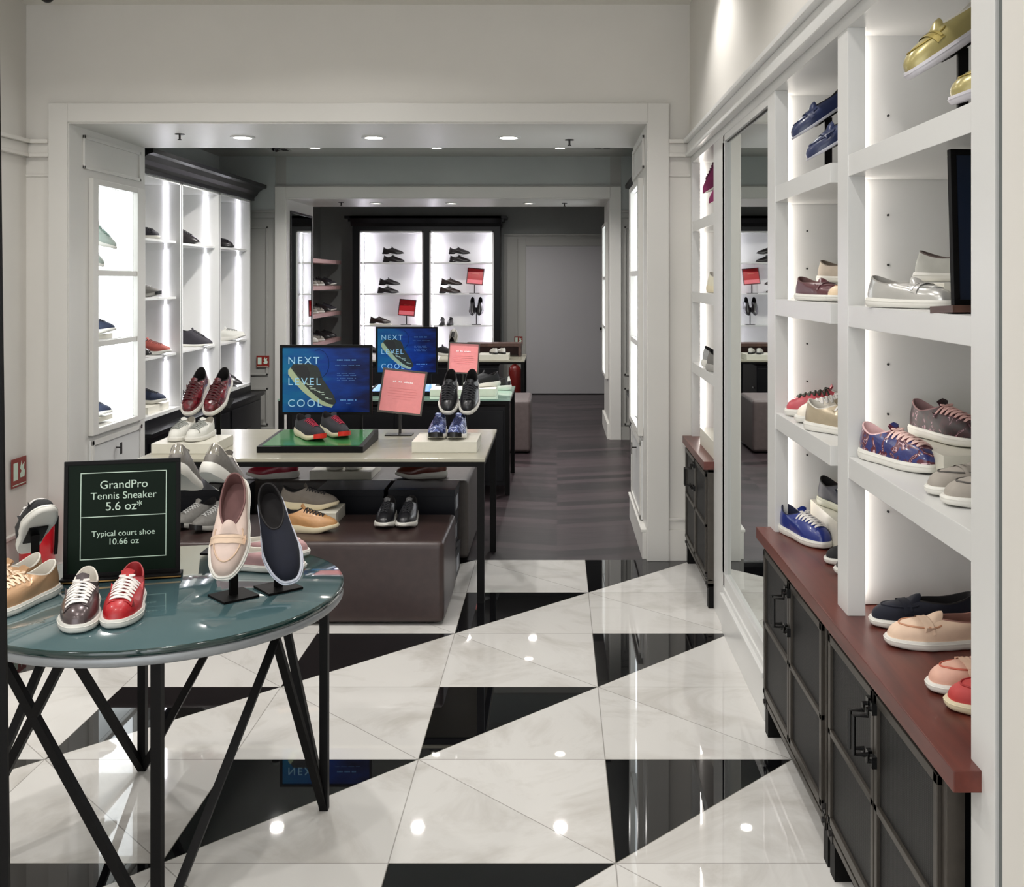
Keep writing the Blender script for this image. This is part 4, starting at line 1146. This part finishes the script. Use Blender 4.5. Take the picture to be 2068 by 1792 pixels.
stand(-.49, 5.53, TH, .195, 'black stand holding the black leather sneakers', base=.11, plate=(-28, math.pi), pwd=.14)

def tray(x0, x1, y0, y1, z, h0, h1, m, label):
    t = thing('display_tray', label, 'display tray', (x0, y0, z+.0005)); D = y1-y0; Wd = x1-x0
    MB().prism([(0, 0), (D, 0), (D, h1), (0, h0)], 'x', 0, Wd).build('tray_body', blackm, t, local=True, bevel=.001)
    a = math.atan2(h1-h0, D); ln = math.hypot(h1-h0, D)
    p = B(.022, Wd-.022, .022, ln-.022, .0002, .002).build('printed_panel', m, t, local=True)
    p.location = (0, 0, h0); p.rotation_euler = (a, 0, 0)
    return a
ga = tray(-1.478, -.955, 5.115, 5.56, TH, .030, .052, traygreen, 'sloping black tray with a green printed panel on the long table')
def traypt(x, y, y0=5.115, h0=.030, a=ga): return (x, y, TH+h0+.004+(y-y0)*math.tan(a))
shoe('runner', 'blackred', 1, 'charcoal running shoe with crimson laces on the green tray, the nearer of two', traypt(-1.268, 5.315), (.62, -.78), sc=.97, pitch=-2)
shoe('runner', 'blackred', -1, 'charcoal running shoe with crimson laces on the green tray, the farther of two', traypt(-1.150, 5.385), (.62, -.78), sc=.97, pitch=-2)

def blue_poster(c, w, h, label, legs_h, rz=0):
    t = thing('poster_sign', label, 'sign', c, (0, 0, rz))
    fw = .014
    B(-w/2, w/2, 0, .016, 0, fw).box(-w/2, w/2, 0, .016, h-fw, h).box(-w/2, -w/2+fw, 0, .016, fw, h-fw).box(w/2-fw, w/2, 0, .016, fw, h-fw).build('frame', blackm, t, local=True, bevel=.001)
    B(-w/2+fw, w/2-fw, .004, .015, fw, h-fw).build('poster', poster_mat(), t, local=True)
    for s in (-1, 1): B(s*w*.38-.008, s*w*.38+.008, .004, .014, -legs_h+.004, 0).build('post', blackm, t, local=True)
    B(-w*.42, w*.42, -.03, .05, -legs_h+.0005, -legs_h+.006).build('base_plate', blackm, t, local=True)
    u = w/.49
    # the pictured sneaker: sole, upper and stitching as flat print
    def P(pts): return [((x-.5)*w, (1-y)*h) for x, y in pts]
    sole = P([(.09, .36), (.12, .32), (.15, .38), (.24, .53), (.33, .66), (.44, .78), (.55, .84), (.58, .86), (.56, .90), (.47, .87), (.36, .79), (.25, .67), (.15, .53), (.09, .42)])
    upper = P([(.12, .33), (.14, .28), (.22, .26), (.32, .27), (.40, .30), (.43, .36), (.46, .48), (.52, .60), (.58, .72), (.61, .82), (.585, .86), (.53, .845), (.44, .785), (.33, .665), (.24, .535), (.15, .385)])
    dark = P([(.15, .32), (.22, .29), (.30, .31), (.33, .42), (.30, .50), (.24, .47), (.18, .40)])
    MB().prism(sole, 'y', .0026, .004).build('pictured_sole', mat('print_pale_sage', 'a8b894', .4, var=0), t, local=True)
    MB().prism(upper, 'y', .0022, .004).build('pictured_upper', mat('print_dark_green', '18221c', .4, var=.3, scale=60), t, local=True)
    MB().prism(dark, 'y', .0019, .0022).build('pictured_collar', mat('print_black', '0a0c10', .4, var=0), t, local=True)
    st = MB()
    for i, (x, y) in enumerate([(.27, .55), (.31, .57), (.335, .60), (.36, .63), (.39, .65), (.42, .665), (.45, .68), (.47, .71), (.51, .76), (.54, .775)]):
        X, Z = (x-.5)*w, (1-y)*h; L_ = (.008 if i % 3 else .014)*u; st.box(X-L_, X+L_, .0016, .0022, Z-.0018*u, Z+.0018*u, Matrix.Rotation(0, 4, 'Y'))
    st.build('pictured_stitching', ink, t, local=True)
    ring = MB(); cx_, cz = (.42-.5)*w, (1-.27)*h
    ring.tube([(cx_+.055*u*math.sin(a), .003, cz+.075*u*math.cos(a)) for a in [math.radians(-20+i*9) for i in range(23)]], .0028*u, n=6, flat=.3)
    ring.build('pictured_lace_loop', mat('print_deep_blue', '0a2c66', .4, var=0), t, local=True)
    for s, y in (('NEXT', .275), ('LEVEL', .575), ('COOL', .885)):
        text_part(s, h*.15, inkb, t, (-w*.415, .0012, (1-y)*h), space=1.30, bold=0)
    dl = MB()
    for (xa, xb, y, tt) in ((.62, .84, .225, .016), (.60, .88, .295, .004), (.62, .84, .41, .004), (.62, .84, .44, .004), (.62, .84, .48, .004), (.62, .84, .51, .004), (.64, .84, .80, .018), (.72, .78, .845, .004)):
        n = int((xb-xa)/.016)
        for i in range(n):
            if (i*7+int(y*100)) % 5 == 0: continue
            X = (xa+i*.016-.5)*w; dl.box(X, X+.012*w, .0018, .004, (1-y)*h, (1-y)*h+tt*h)
    dl.build('small_print', inkd if False else mat('print_light_blue', '5f9ad8', .4, var=0), t, local=True)
    return t
blue_poster((-1.245, 5.60, TH+.125), .497, .376, 'blue framed poster reading NEXT LEVEL COOL, the nearer one, on the long table', .125)
blue_poster((-1.16, 8.02, TH+.125), .478, .365, 'blue framed poster reading NEXT LEVEL COOL, the farther one, on the second table', .125)

def pink_sign(c, s, label, roll=5, tilt=-16, base_z=TH, m=None, rz=0, name='easel_sign', group=None, bands=True):
    """square sign on a post; c: middle of the lower edge"""
    t = thing(name, label, 'sign', (c[0], c[1], base_z+.0005), group=group)
    hh = c[2]-base_z
    B(-s*.30, s*.30, -s*.14, s*.20, 0, .006).build('base_plate', bronzed, t, local=True, bevel=.001)
    B(-.007, .007, .030, .042, .006, hh+.03).build('post', bronzed, t, local=True)
    p = MB(); w = s; fw = .010
    p = B(-w/2, w/2, 0, .012, 0, fw).box(-w/2, w/2, 0, .012, w-fw, w).box(-w/2, -w/2+fw, 0, .012, fw, w-fw).box(w/2-fw, w/2, 0, .012, fw, w-fw).build('frame', bronze, t, local=True, bevel=.001)
    p.location = (0, .0, hh); p.rotation_euler = (math.radians(tilt), math.radians(roll), rz)
    B(-w/2+fw, w/2-fw, .003, .011, fw, w-fw).build('print', m or signpink, p, local=True)
    if bands:
        h_ = MB()
        for i, q in enumerate((1, 1, 0, 1, 1, 0, 1, 1, 1, 1, 1, 0)):
            if q: h_.box(-w*.24+i*w*.042, -w*.24+i*w*.042+w*.030, .002, .003, w*.70, w*(.735 if i % 2 else .728))
        h_.build('heading', inkw, p, local=True)
        q = MB()
        for z, a in ((.56, .30), (.50, .34), (.44, .33), (.38, .31), (.32, .20)): q.box(-w*a, w*a, .0024, .003, w*z, w*z+w*.012)
        q.build('small_print', inkp, p, local=True)
    return t
pink_sign((-.866, 5.70, az(836, 5.70)), .246, 'pink square sign on a stand, nearer one, right of the near blue poster', roll=6)
pink_sign((-.735, 8.1, az(755, 8.1)), .243, 'pink square sign on a stand, farther one, right of the far blue poster', roll=2.5, tilt=-8)

# on the benches
pair('runner', 'blackrun', 'black sneakers on the brown leather bench', (-.765, 4.985, .372), (.0, -1), gap=.106, sc=1.0)
shoe('runner', 'tan', 1, 'tan leather sneaker with black laces on the brown leather bench', (-1.165, 4.835, .372), (.99, -.10), sc=1.04)
wbox(-1.40, -1.052, 4.95, 5.17, .372, .058, 'white display box on the brown leather bench under the taupe sneaker')
shoe('runner', 'taupe', 1, 'taupe nubuck sneaker with black laces on the white box on the bench', (-1.205, 5.05, .431), (1, -.04))
pair('runner', 'greykn', 'grey mesh running shoes at the left on the brown leather bench', (-1.665, 4.93, .372), (-.42, -.9), gap=.125)
shoe('runner', 'crimson', -1, 'crimson leather sneaker on the grey-brown bench under the long table', (-1.575, 5.765, .443), (-1, -.12), sc=1.0)
wbox(-1.36, -1.02, 5.71, 6.02, .443, .045, 'white display box on the grey-brown bench under the long table')
pair('slipon', 'blackslip', 'black white-soled shoes on the white box under the long table', (-1.19, 5.86, .488), (.05, -1), gap=.11)
shoe('runner', 'cognac', -1, 'cognac brown sneaker on the right of the grey-brown bench under the long table', (-.752, 5.765, .443), (-1, -.1))

# second table
tray(-1.39, -.905, 7.62, 8.00, TH, .03, .05, trayblue, 'sloping black tray with a pale blue panel on the second table')
wbox(-.93, -.585, 7.60, 7.86, TH, .05, 'white display box on the second table, partly behind the black leather sneakers')
wbox(-.575, -.45, 7.60, 7.90, TH, .055, 'narrow white display box at the right end of the second table')
shoe('runner', 'blackboot', 1, 'black sneaker with a white sole at the right end of the second table', (-.56, 7.75, TH+.056), (-.9, -.43))
shoe('runner', pal('whblk', blk, sw, dkl, sw, tongue=sw, heel=sw) or 'whblk', -1, 'white-trimmed black running shoe lying at the right end of the second table', (-.49, 8.08, TH+.0), (-.85, .3), pitch=0)
# farthest table
wbox(-1.25, -.90, 11.1, 11.4, TH, .035, 'white display box at the left on the farthest table')
shoe('runner', 'blackboot', -1, 'black and white sneaker at the left on the farthest table', (-1.22, 11.2, TH+.036), (.9, -.3))
stood('runner', 'lightg', 1, 'pale sneaker standing heel-down on a stand on the farthest table', (-1.15, 11.55, .86), (.1, 1), 55, TH, 'small stand on the farthest table', base=.06)
wbox(-.84, -.515, 11.05, 11.4, TH, .055, 'white display box at the right on the farthest table')
pair('slipon', 'sandal', 'ivory slippers on the right white box on the farthest table', (-.64, 11.22, TH+.055), (-.3, 1), gap=.09, sc=.85)
t = thing('display_riser', 'dark wooden riser on the farthest table', 'riser', (-.69, 11.72, TH)); t['_o'] = tuple(t.location)
B(-1.02, -.40, 11.58, 11.86, .800, .835).build('top_board', walnut, t, bevel=.002)
B(-.43, -.40, 11.58, 11.86, TH+.001, .80).box(-1.02, -.99, 11.58, 11.86, TH+.001, .8).build('side_board', walnut, t)
B(-.99, -.43, 11.80, 11.82, TH+.001, .80).build('back_board', mat('maroon_board', '4a2622', .5), t)

# ------------------------------------------------------------- fire safety
def fire_sign(c, w, h, rz, label):
    t = thing('fire_extinguisher_sign', label, 'sign', c, (0, 0, rz))
    B(-w/2, w/2, 0, .004, 0, h).build('plate', firered, t, local=True)
    mb = B(-w*.40, -w*.10, -.0012, 0, h*.25, h*.85)
    mb.build('extinguisher_pictogram', ink, t, local=True)
    fl = [(w*.08, h*.30), (w*.34, h*.30), (w*.40, h*.48), (w*.30, h*.60), (w*.36, h*.80), (w*.20, h*.70), (w*.16, h*.88), (w*.06, h*.62), (w*.16, h*.52), (w*.05, h*.42)]
    MB().prism(fl, 'y', -.0012, 0).build('flame_pictogram', ink, t, local=True)
    B(-w*.44, w*.44, -.0012, 0, h*.07, h*.10).build('border_line', ink, t, local=True)
fire_sign((LW+.0135, 5.62, .425), .15, .155, math.pi/2, 'small red fire extinguisher sign low on the left wall of the first room')
fire_sign((ax(529, 10.0)-.0, 10.030, az(742, 10.03)), .122, .112, 0, 'small red fire extinguisher sign in the second room, left of the farther opening')
fire_sign((ax(1047, 14.0), 14.014, az(696, 14.02)), .11, .11, 0, 'small red fire extinguisher sign on the end wall of the last room')
def extinguisher(x, y, label, sc=(1, 1, 1), rz=0, band=True, m=None):
    t = thing('fire_extinguisher', label, 'fire extinguisher', (x, y, 0), (0, 0, rz)); t.scale = sc
    n = 28; prof = [(.001, 0), (.072, 0), (.078, .01), (.078, .34), (.070, .375), (.045, .405), (.022, .42), (.022, .44), (.001, .44)]
    vs = [(r*math.cos(2*math.pi*k/n), r*math.sin(2*math.pi*k/n), z) for r, z in prof for k in range(n)]
    fs = [(i*n+k, i*n+(k+1) % n, (i+1)*n+(k+1) % n, (i+1)*n+k) for i in range(len(prof)-1) for k in range(n)]
    MB().add(vs, fs).build('cylinder', m or extred, t, local=True, smooth=True)
    B(-.015, .015, -.07, .03, .445, .457).box(-.015, .015, -.075, .03, .475, .485).box(-.02, .02, -.02, .02, .43, .475).build('valve_handle', blackm, t, local=True)
    MB().tube([(.02, 0, .46), (.07, 0, .45), (.095, 0, .38), (.092, 0, .2), (.088, 0, .12)], .009, n=8).build('hose', blackm, t, local=True, smooth=True)
    if band: MB().tube([(0, 0, .2+.0), (0, 0, .3)], .0792, n=28).build('label_band', labelw, t, local=True)
extinguisher(-2.75, 5.50, 'red fire extinguisher on the floor in the left corner of the first room', (1.1, 1.1, .76), band=False)
extinguisher(ax(1040, 13.6), 13.6, 'red fire extinguisher on the floor by the end wall of the last room', (1.05, 1.05, 1.05), band=False, m=extred2)

# ------------------------------------------------------------- right wall, nearest bay
S1, S2, S3 = 1.0935, 1.4765, 1.8575
shoe('court', 'floral', -1, 'blue floral print sneaker with pink laces on the lower shelf of the nearest bay', (.822, 2.505, S1), (.40, -.92), sc=.94)
wbox(.868, 1.12, 2.335, 2.70, S1, .052, 'white display box under the burgundy floral sneaker in the nearest bay')
shoe('court', 'floral2', -1, 'burgundy floral print sneaker with rose laces on the white box in the nearest bay', (.955, 2.545, S1+.053), (.33, -.94), sc=.94)
shoe('loafer', 'greyloaf', 1, 'stone grey suede loafer on the lower shelf of the nearest bay, the farther of two', (.895, 2.175, S1), (-1, -.05), sc=.95)
shoe('loafer', 'greyloaf', -1, 'stone grey suede loafer on the lower shelf of the nearest bay, the nearer of two', (.893, 2.065, S1), (-1, -.05), sc=.95)
shoe('loafer', 'silverloaf', -1, 'metallic silver penny loafer on the middle shelf of the nearest bay', (.80, 2.36, S2), (.48, -.88), sc=.92)
wbox(.845, 1.12, 2.27, 2.50, S2, .058, 'white display box under the grey suede loafer in the nearest bay')
shoe('loafer', 'greysuede', -1, 'pale grey suede loafer on the white box on the middle shelf of the nearest bay', (.94, 2.39, S2+.059), (.72, -.69), sc=.92)
fs_ = frame_sign('framed_sign', 'dark framed display sign at the right end of the middle shelf in the nearest bay', (.90, 2.02, S2+.014), .27, .305, .12, -3, mat('sign_navy_print', '101a2c', .3), fw=.012)
B(-.16, .14, -.04, .05, -.0135, 0).build('sign_base', walnut, fs_, local=True)
stood('loafer', 'gold', 1, 'gold leather loafer propped toe-down on a stand on the top shelf of the nearest bay', (.858, 2.20, 2.035), (-1, -.04), -34, S3, 'black stand under the upper gold loafer', base=.08, sc=1.03)
shoe('loafer', 'gold', -1, 'lower gold leather loafer on the top shelf of the nearest bay', (.912, 2.06, 1.930), (-1, -.04), pitch=-20)
shoe('loafer', 'navyloaf', 1, 'navy suede loafer on the cherry counter in the nearest bay', (.905, 2.565, .69), (-1, .03))
shoe('loafer', 'nude2', -1, 'nude suede loafer with a raised tongue on the cherry counter in the nearest bay', (.905, 2.42, .69), (-1, -.03), sc=1.04)
shoe('loafer', 'blush', 1, 'blush leather loafer with coral piping on the cherry counter in the nearest bay', (.900, 2.16, .69), (-1, 0))
shoe('loafer', 'coral', -1, 'coral red suede loafer on the cherry counter nearest the camera', (.905, 2.055, .69), (-1, 0))
# middle bay
shoe('court', 'blue', -1, 'royal blue leather sneaker with white laces on the cherry counter in the middle bay', (.812, 3.405, .69), (.34, -.94), sc=.98)
wbox(.872, 1.12, 3.24, 3.58, .69, .095, 'white display box under the dark navy sneaker on the cherry counter')
shoe('court', 'navysn', -1, 'dark navy sneaker with grey laces on the white box on the cherry counter', (.945, 3.40, .786), (.40, -.92), sc=.97)
shoe('slipon', 'blackslip', 1, 'black slip-on toe peeping from behind the upright, the farther one', (.93, 3.125, .69), (-1, 0), sc=.95)
shoe('slipon', 'blackslip', -1, 'black slip-on toe peeping from behind the upright, the nearer one', (.93, 3.00, .69), (-1, 0), sc=.95)
shoe('court', 'redtoe', 1, 'rose red sneaker with dark laces on the lower shelf of the middle bay', (.885, 3.42, S1), (-1, .10), sc=.97)
shoe('court', 'whitelace', -1, 'ivory leather sneaker beside the rose red one on the lower shelf, middle bay', (.880, 3.27, S1), (-1, -.12), sc=.95)
shoe('court', 'goldsn', -1, 'champagne leather sneaker seen from the heel on the lower shelf of the middle bay', (.83, 3.02, S1), (.62, -.78), sc=.95)
shoe('loafer', 'burgloaf', -1, 'oxblood leather loafer on the middle shelf of the middle bay', (.80, 3.17, S2), (.30, -.95), sc=.92)
shoe('loafer', 'creamloaf', 1, 'cream leather loafer on the middle shelf of the middle bay', (.905, 3.02, S2), (-1, -.1), sc=.95)
wbox(.87, 1.10, 3.30, 3.56, S2, .055, 'white display box under the beige loafer in the middle bay')
shoe('loafer', 'beige', -1, 'beige suede loafer on the white box in the middle bay', (.95, 3.42, S2+.056), (.5, -.86), sc=.92)
stood('moc', 'navymoc', 1, 'upper navy driving loafer propped toe-down on the top shelf of the middle bay', (.845, 3.24, 2.050), (-1, 0), -35, S3, 'black stand under the upper navy driving loafer', base=.07)
stood('moc', 'navymoc', -1, 'lower navy driving loafer propped toe-down on the top shelf of the middle bay', (.862, 3.10, 1.965), (-1, 0), -33, S3, 'black stand under the lower navy driving loafer', base=.07)
# far bay
stood('boot', 'purple', 1, 'upper plum suede boot propped toe-down on the top shelf of the far bay', (.885, 5.42, 2.05), (-1, -.05), -34, S3, 'black stand under the upper plum boot', base=.07)
stood('boot', 'purple', -1, 'lower plum suede boot propped toe-down on the top shelf of the far bay', (.895, 5.22, 1.975), (-1, -.05), -30, S3, 'black stand under the lower plum boot', base=.07)
shoe('runner', 'creamrun', 1, 'cream knit sneaker on the middle shelf of the far bay', (.83, 5.10, S2), (.5, -.86), sc=.95)
shoe('runner', 'greyrun', 1, 'silver grey running shoe seen from the heel on the lower shelf of the far bay', (.86, 5.28, S1), (.80, -.6), sc=.97)
shoe('runner', 'greykn', -1, 'dark-toed grey running shoe on the lower shelf of the far bay', (.84, 5.02, S1), (.75, -.65), sc=.95)
wbox(.742, 1.02, 4.90, 5.40, .69, .085, 'white display box on the far cherry counter')
shoe('court', 'whitesn', -1, 'white sneaker on the white box on the far cherry counter', (.86, 5.12, .776), (.45, -.9), sc=.97)

# ------------------------------------------------------------- left niche
NX = -2.85
shoe('runner', 'mint', 1, 'sage green knit sneaker tipped toe-down in the top of the left niche', (-2.80, 6.26, 1.775), (.97, .05), pitch=-27)
shoe('runner', 'mint', -1, 'lower sage green knit sneaker in the top of the left niche', (-2.80, 6.10, 1.665), (.97, .05), pitch=-27)
stand(-2.84, 6.24, 1.60, .155, 'small stand in the top of the left niche', base=.07, plate=(-27, -math.pi/2))
wbox(-2.96, -2.70, 6.08, 6.32, 1.19, .03, 'thin white riser on the middle shelf of the left niche')
shoe('runner', 'navyrun', 1, 'ink blue knit sneaker on the middle shelf of the left niche', (-2.78, 6.20, 1.221), (.99, 0))
wbox(-2.96, -2.70, 6.08, 6.32, .70, .03, 'thin white riser at the bottom of the left niche')
shoe('runner', 'navyrun', -1, 'ink blue knit sneaker at the bottom of the left niche', (-2.795, 6.20, .731), (.99, 0))
# ------------------------------------------------------------- lit shelving, second room
def lit(kind, key, side, u, y, z, label, **k):      # u: column of the toe
    k.setdefault('sc', 1.06); L_ = SPEC[kind]['L']*k['sc']
    shoe(kind, key, side, label, (ax(u, y)-L_*.5, y, z+.001), (1, k.pop('hy', 0)), **k)
lit('court', 'darkw', 1, 321, 7.62, 1.84, 'charcoal suede sneaker on the top shelf of the nearest lit bay')
lit('runner', 'greykn', 1, 323, 7.60, 1.414, 'grey mesh sneaker on the second shelf of the nearest lit bay')
lit('runner', 'rust', 1, 344, 7.72, .985, 'rust knit sneaker on the third shelf of the nearest lit bay')
lit('runner', 'dark', -1, 305, 7.45, .985, 'dark sneaker beside the rust knit one in the nearest lit bay')
wbox(-3.14, -2.93, 7.45, 7.85, .575, .05, 'white display box at the bottom of the nearest lit bay')
lit('runner', 'navyrun', 1, 336, 7.70, .625, 'ink blue sneaker on the white box at the bottom of the nearest lit bay')
lit('boot', 'dark', 1, 403, 8.55, 1.83, 'black ankle boot on the top shelf of the middle lit bay')
lit('boot', 'darkw', 1, 430, 8.60, .99, 'charcoal suede boot on the lower shelf of the middle lit bay')
lit('dress', 'dark', 1, 396, 8.40, .575, 'black shoe at the bottom of the middle lit bay')
lit('court', 'dark', 1, 471, 9.42, 1.83, 'dark sneaker on the top shelf of the farthest lit bay')
lit('runner', 'whitesn', 1, 496, 9.50, .99, 'white sneaker on the lower shelf of the farthest lit bay', pitch=8)
lit('boot', 'dark', 1, 489, 9.45, .575, 'black boot at the bottom of the farthest lit bay')

# ------------------------------------------------------------- far end shelving
Y = 13.86
def far(key, u, z, label, kind='dress', up=0, y=Y, head=(1, 0), **k):
    shoe(kind, key, 1 if up == 0 else -1, label, (ax(u, y), y, z+.001+up), head, **k)
for u, z, w, key in ((795, 1.776, 'top shelf of the left far bay', 'dark'), (784, 1.363, 'second shelf of the left far bay', 'dark'),
                (929, 1.776, 'top shelf of the right far bay', 'dark'), (909, 1.363, 'second shelf of the right far bay', 'darkbrown')):
    far(key, u, z, 'lower of two stacked dark dress shoes, '+w)
    far(key, u-1+(4 if z < 1.5 else 0), z, 'upper of two stacked dark dress shoes, '+w, up=.108)
    x = ax(u-1, Y)
    t = thing('shoe_stand', 'thin clear riser between two dark dress shoes, '+w, 'display stand', (x, Y, z+.001)); 
    B(-.012, .012, .052, .060, 0, .104).box(-.06, .06, -.03, .060, .104, .1075).build('riser', lacq, t, local=True)
far('darkbrown', 768, .944, 'single dark lace-up shoe on the third shelf of the left far bay', up=.018)
wbox(ax(748, Y), ax(790, Y), Y-.06, Y+.06, .944, .018, 'thin white riser under the single lace-up shoe in the left far bay')
pair('dress', 'dark', 'black dress shoes standing on the third shelf, right far bay', (ax(901, Y), Y, .944), (0, -1), gap=.115)
pair('dress', 'dark', 'black dress shoes held high on a stand, right far bay', (ax(962, Y), Y, 1.16), (0, -1), gap=.105, pitch=-42)
stand(ax(962, Y), Y+.02, .944, .20, 'black stand holding dress shoes in the right far bay', base=.12, plate=(-42, math.pi), pwd=.13, pw=.012)
for u, z, w in ((961, 1.363, 'second shelf of the right far bay'), (823, .944, 'third shelf of the left far bay')):
    sg2 = pink_sign((ax(u-3, Y), Y, z+.12), .225, 'red square sign on a stand on the '+w, roll=5, tilt=-14, base_z=z, m=signred, bands=False, group=None)
    fr = [c for c in sg2.children if c.name.startswith('frame')][0]
    fr.data.materials.clear(); fr.data.materials.append(mat('wine_frame', '3c0a12', .4))
    B(-.10, .10, .0022, .003, .014, .066).build('pink_band', mat('sign_coral_print', 'f07c86', .25, var=.02), fr, local=True)
    B(-.045, .045, .0022, .003, .145, .150).build('heading', mat('sign_dull_gold_ink', 'b8563a', .4, var=0), fr, local=True)
wbox(ax(735, Y), ax(775, Y), Y-.08, Y+.08, .53, .03, 'thin white riser at the bottom of the left far bay')
far('dark', 755, .53, 'dark dress shoe at the bottom of the left far bay', up=.031)
# rosy wall shelves: shoes with toes out
i = 0
for z, nm in ((1.467, 'second highest'), (1.13, 'second lowest'), (.78, 'lowest')):
    for q, (y, key, kd) in enumerate(((12.62, 'whitesn' if z < 1 else 'lightg', 'court'), (12.95, 'lightg', 'court'), (13.3, 'dark', 'runner'), (13.62, 'darkw' if z > 1 else 'dark', 'runner'))):
        wh = ('nearest', 'second nearest', 'second farthest', 'farthest')[q]
        shoe(kd, key, 1 if q % 2 else -1, wh+' shoe on the '+nm+' rosy wall shelf', (-3.035, y, z+.0005), (1, -.05), group='shoes on the rosy wall shelves')

# ------------------------------------------------------------- camera, world, view
cam = bpy.data.cameras.new('camera'); co = bpy.data.objects.new('camera', cam); COL.objects.link(co)
cam.sensor_width = 36; cam.lens = 36*FPX/2068
cam.shift_x = -(VX-1034)/2068; cam.shift_y = -(896-VY)/2068
cam.clip_start = .02; cam.clip_end = 60
co.location = (0, 0, EYE); co.rotation_euler = (math.radians(90), 0, 0)
SC.camera = co
w = bpy.data.worlds.new('mall_ambient'); SC.world = w; w.use_nodes = True
bg = w.node_tree.nodes['Background']; bg.inputs[0].default_value = (.88, .90, .92, 1); bg.inputs[1].default_value = 1.55
SC.view_settings.view_transform = 'Standard'; SC.view_settings.look = 'None'
SC.view_settings.gamma = 1; SC.view_settings.use_curve_mapping = False
SC.view_settings.exposure = 1.0
SC.cycles.use_denoising = True
SC.cycles.max_bounces = 8; SC.cycles.diffuse_bounces = 4; SC.cycles.glossy_bounces = 5; SC.cycles.transmission_bounces = 4
SC.cycles.sample_clamp_indirect = 6; SC.cycles.caustics_reflective = False; SC.cycles.caustics_refractive = False
for o in COL.objects:
    if '_o' in o: del o['_o']
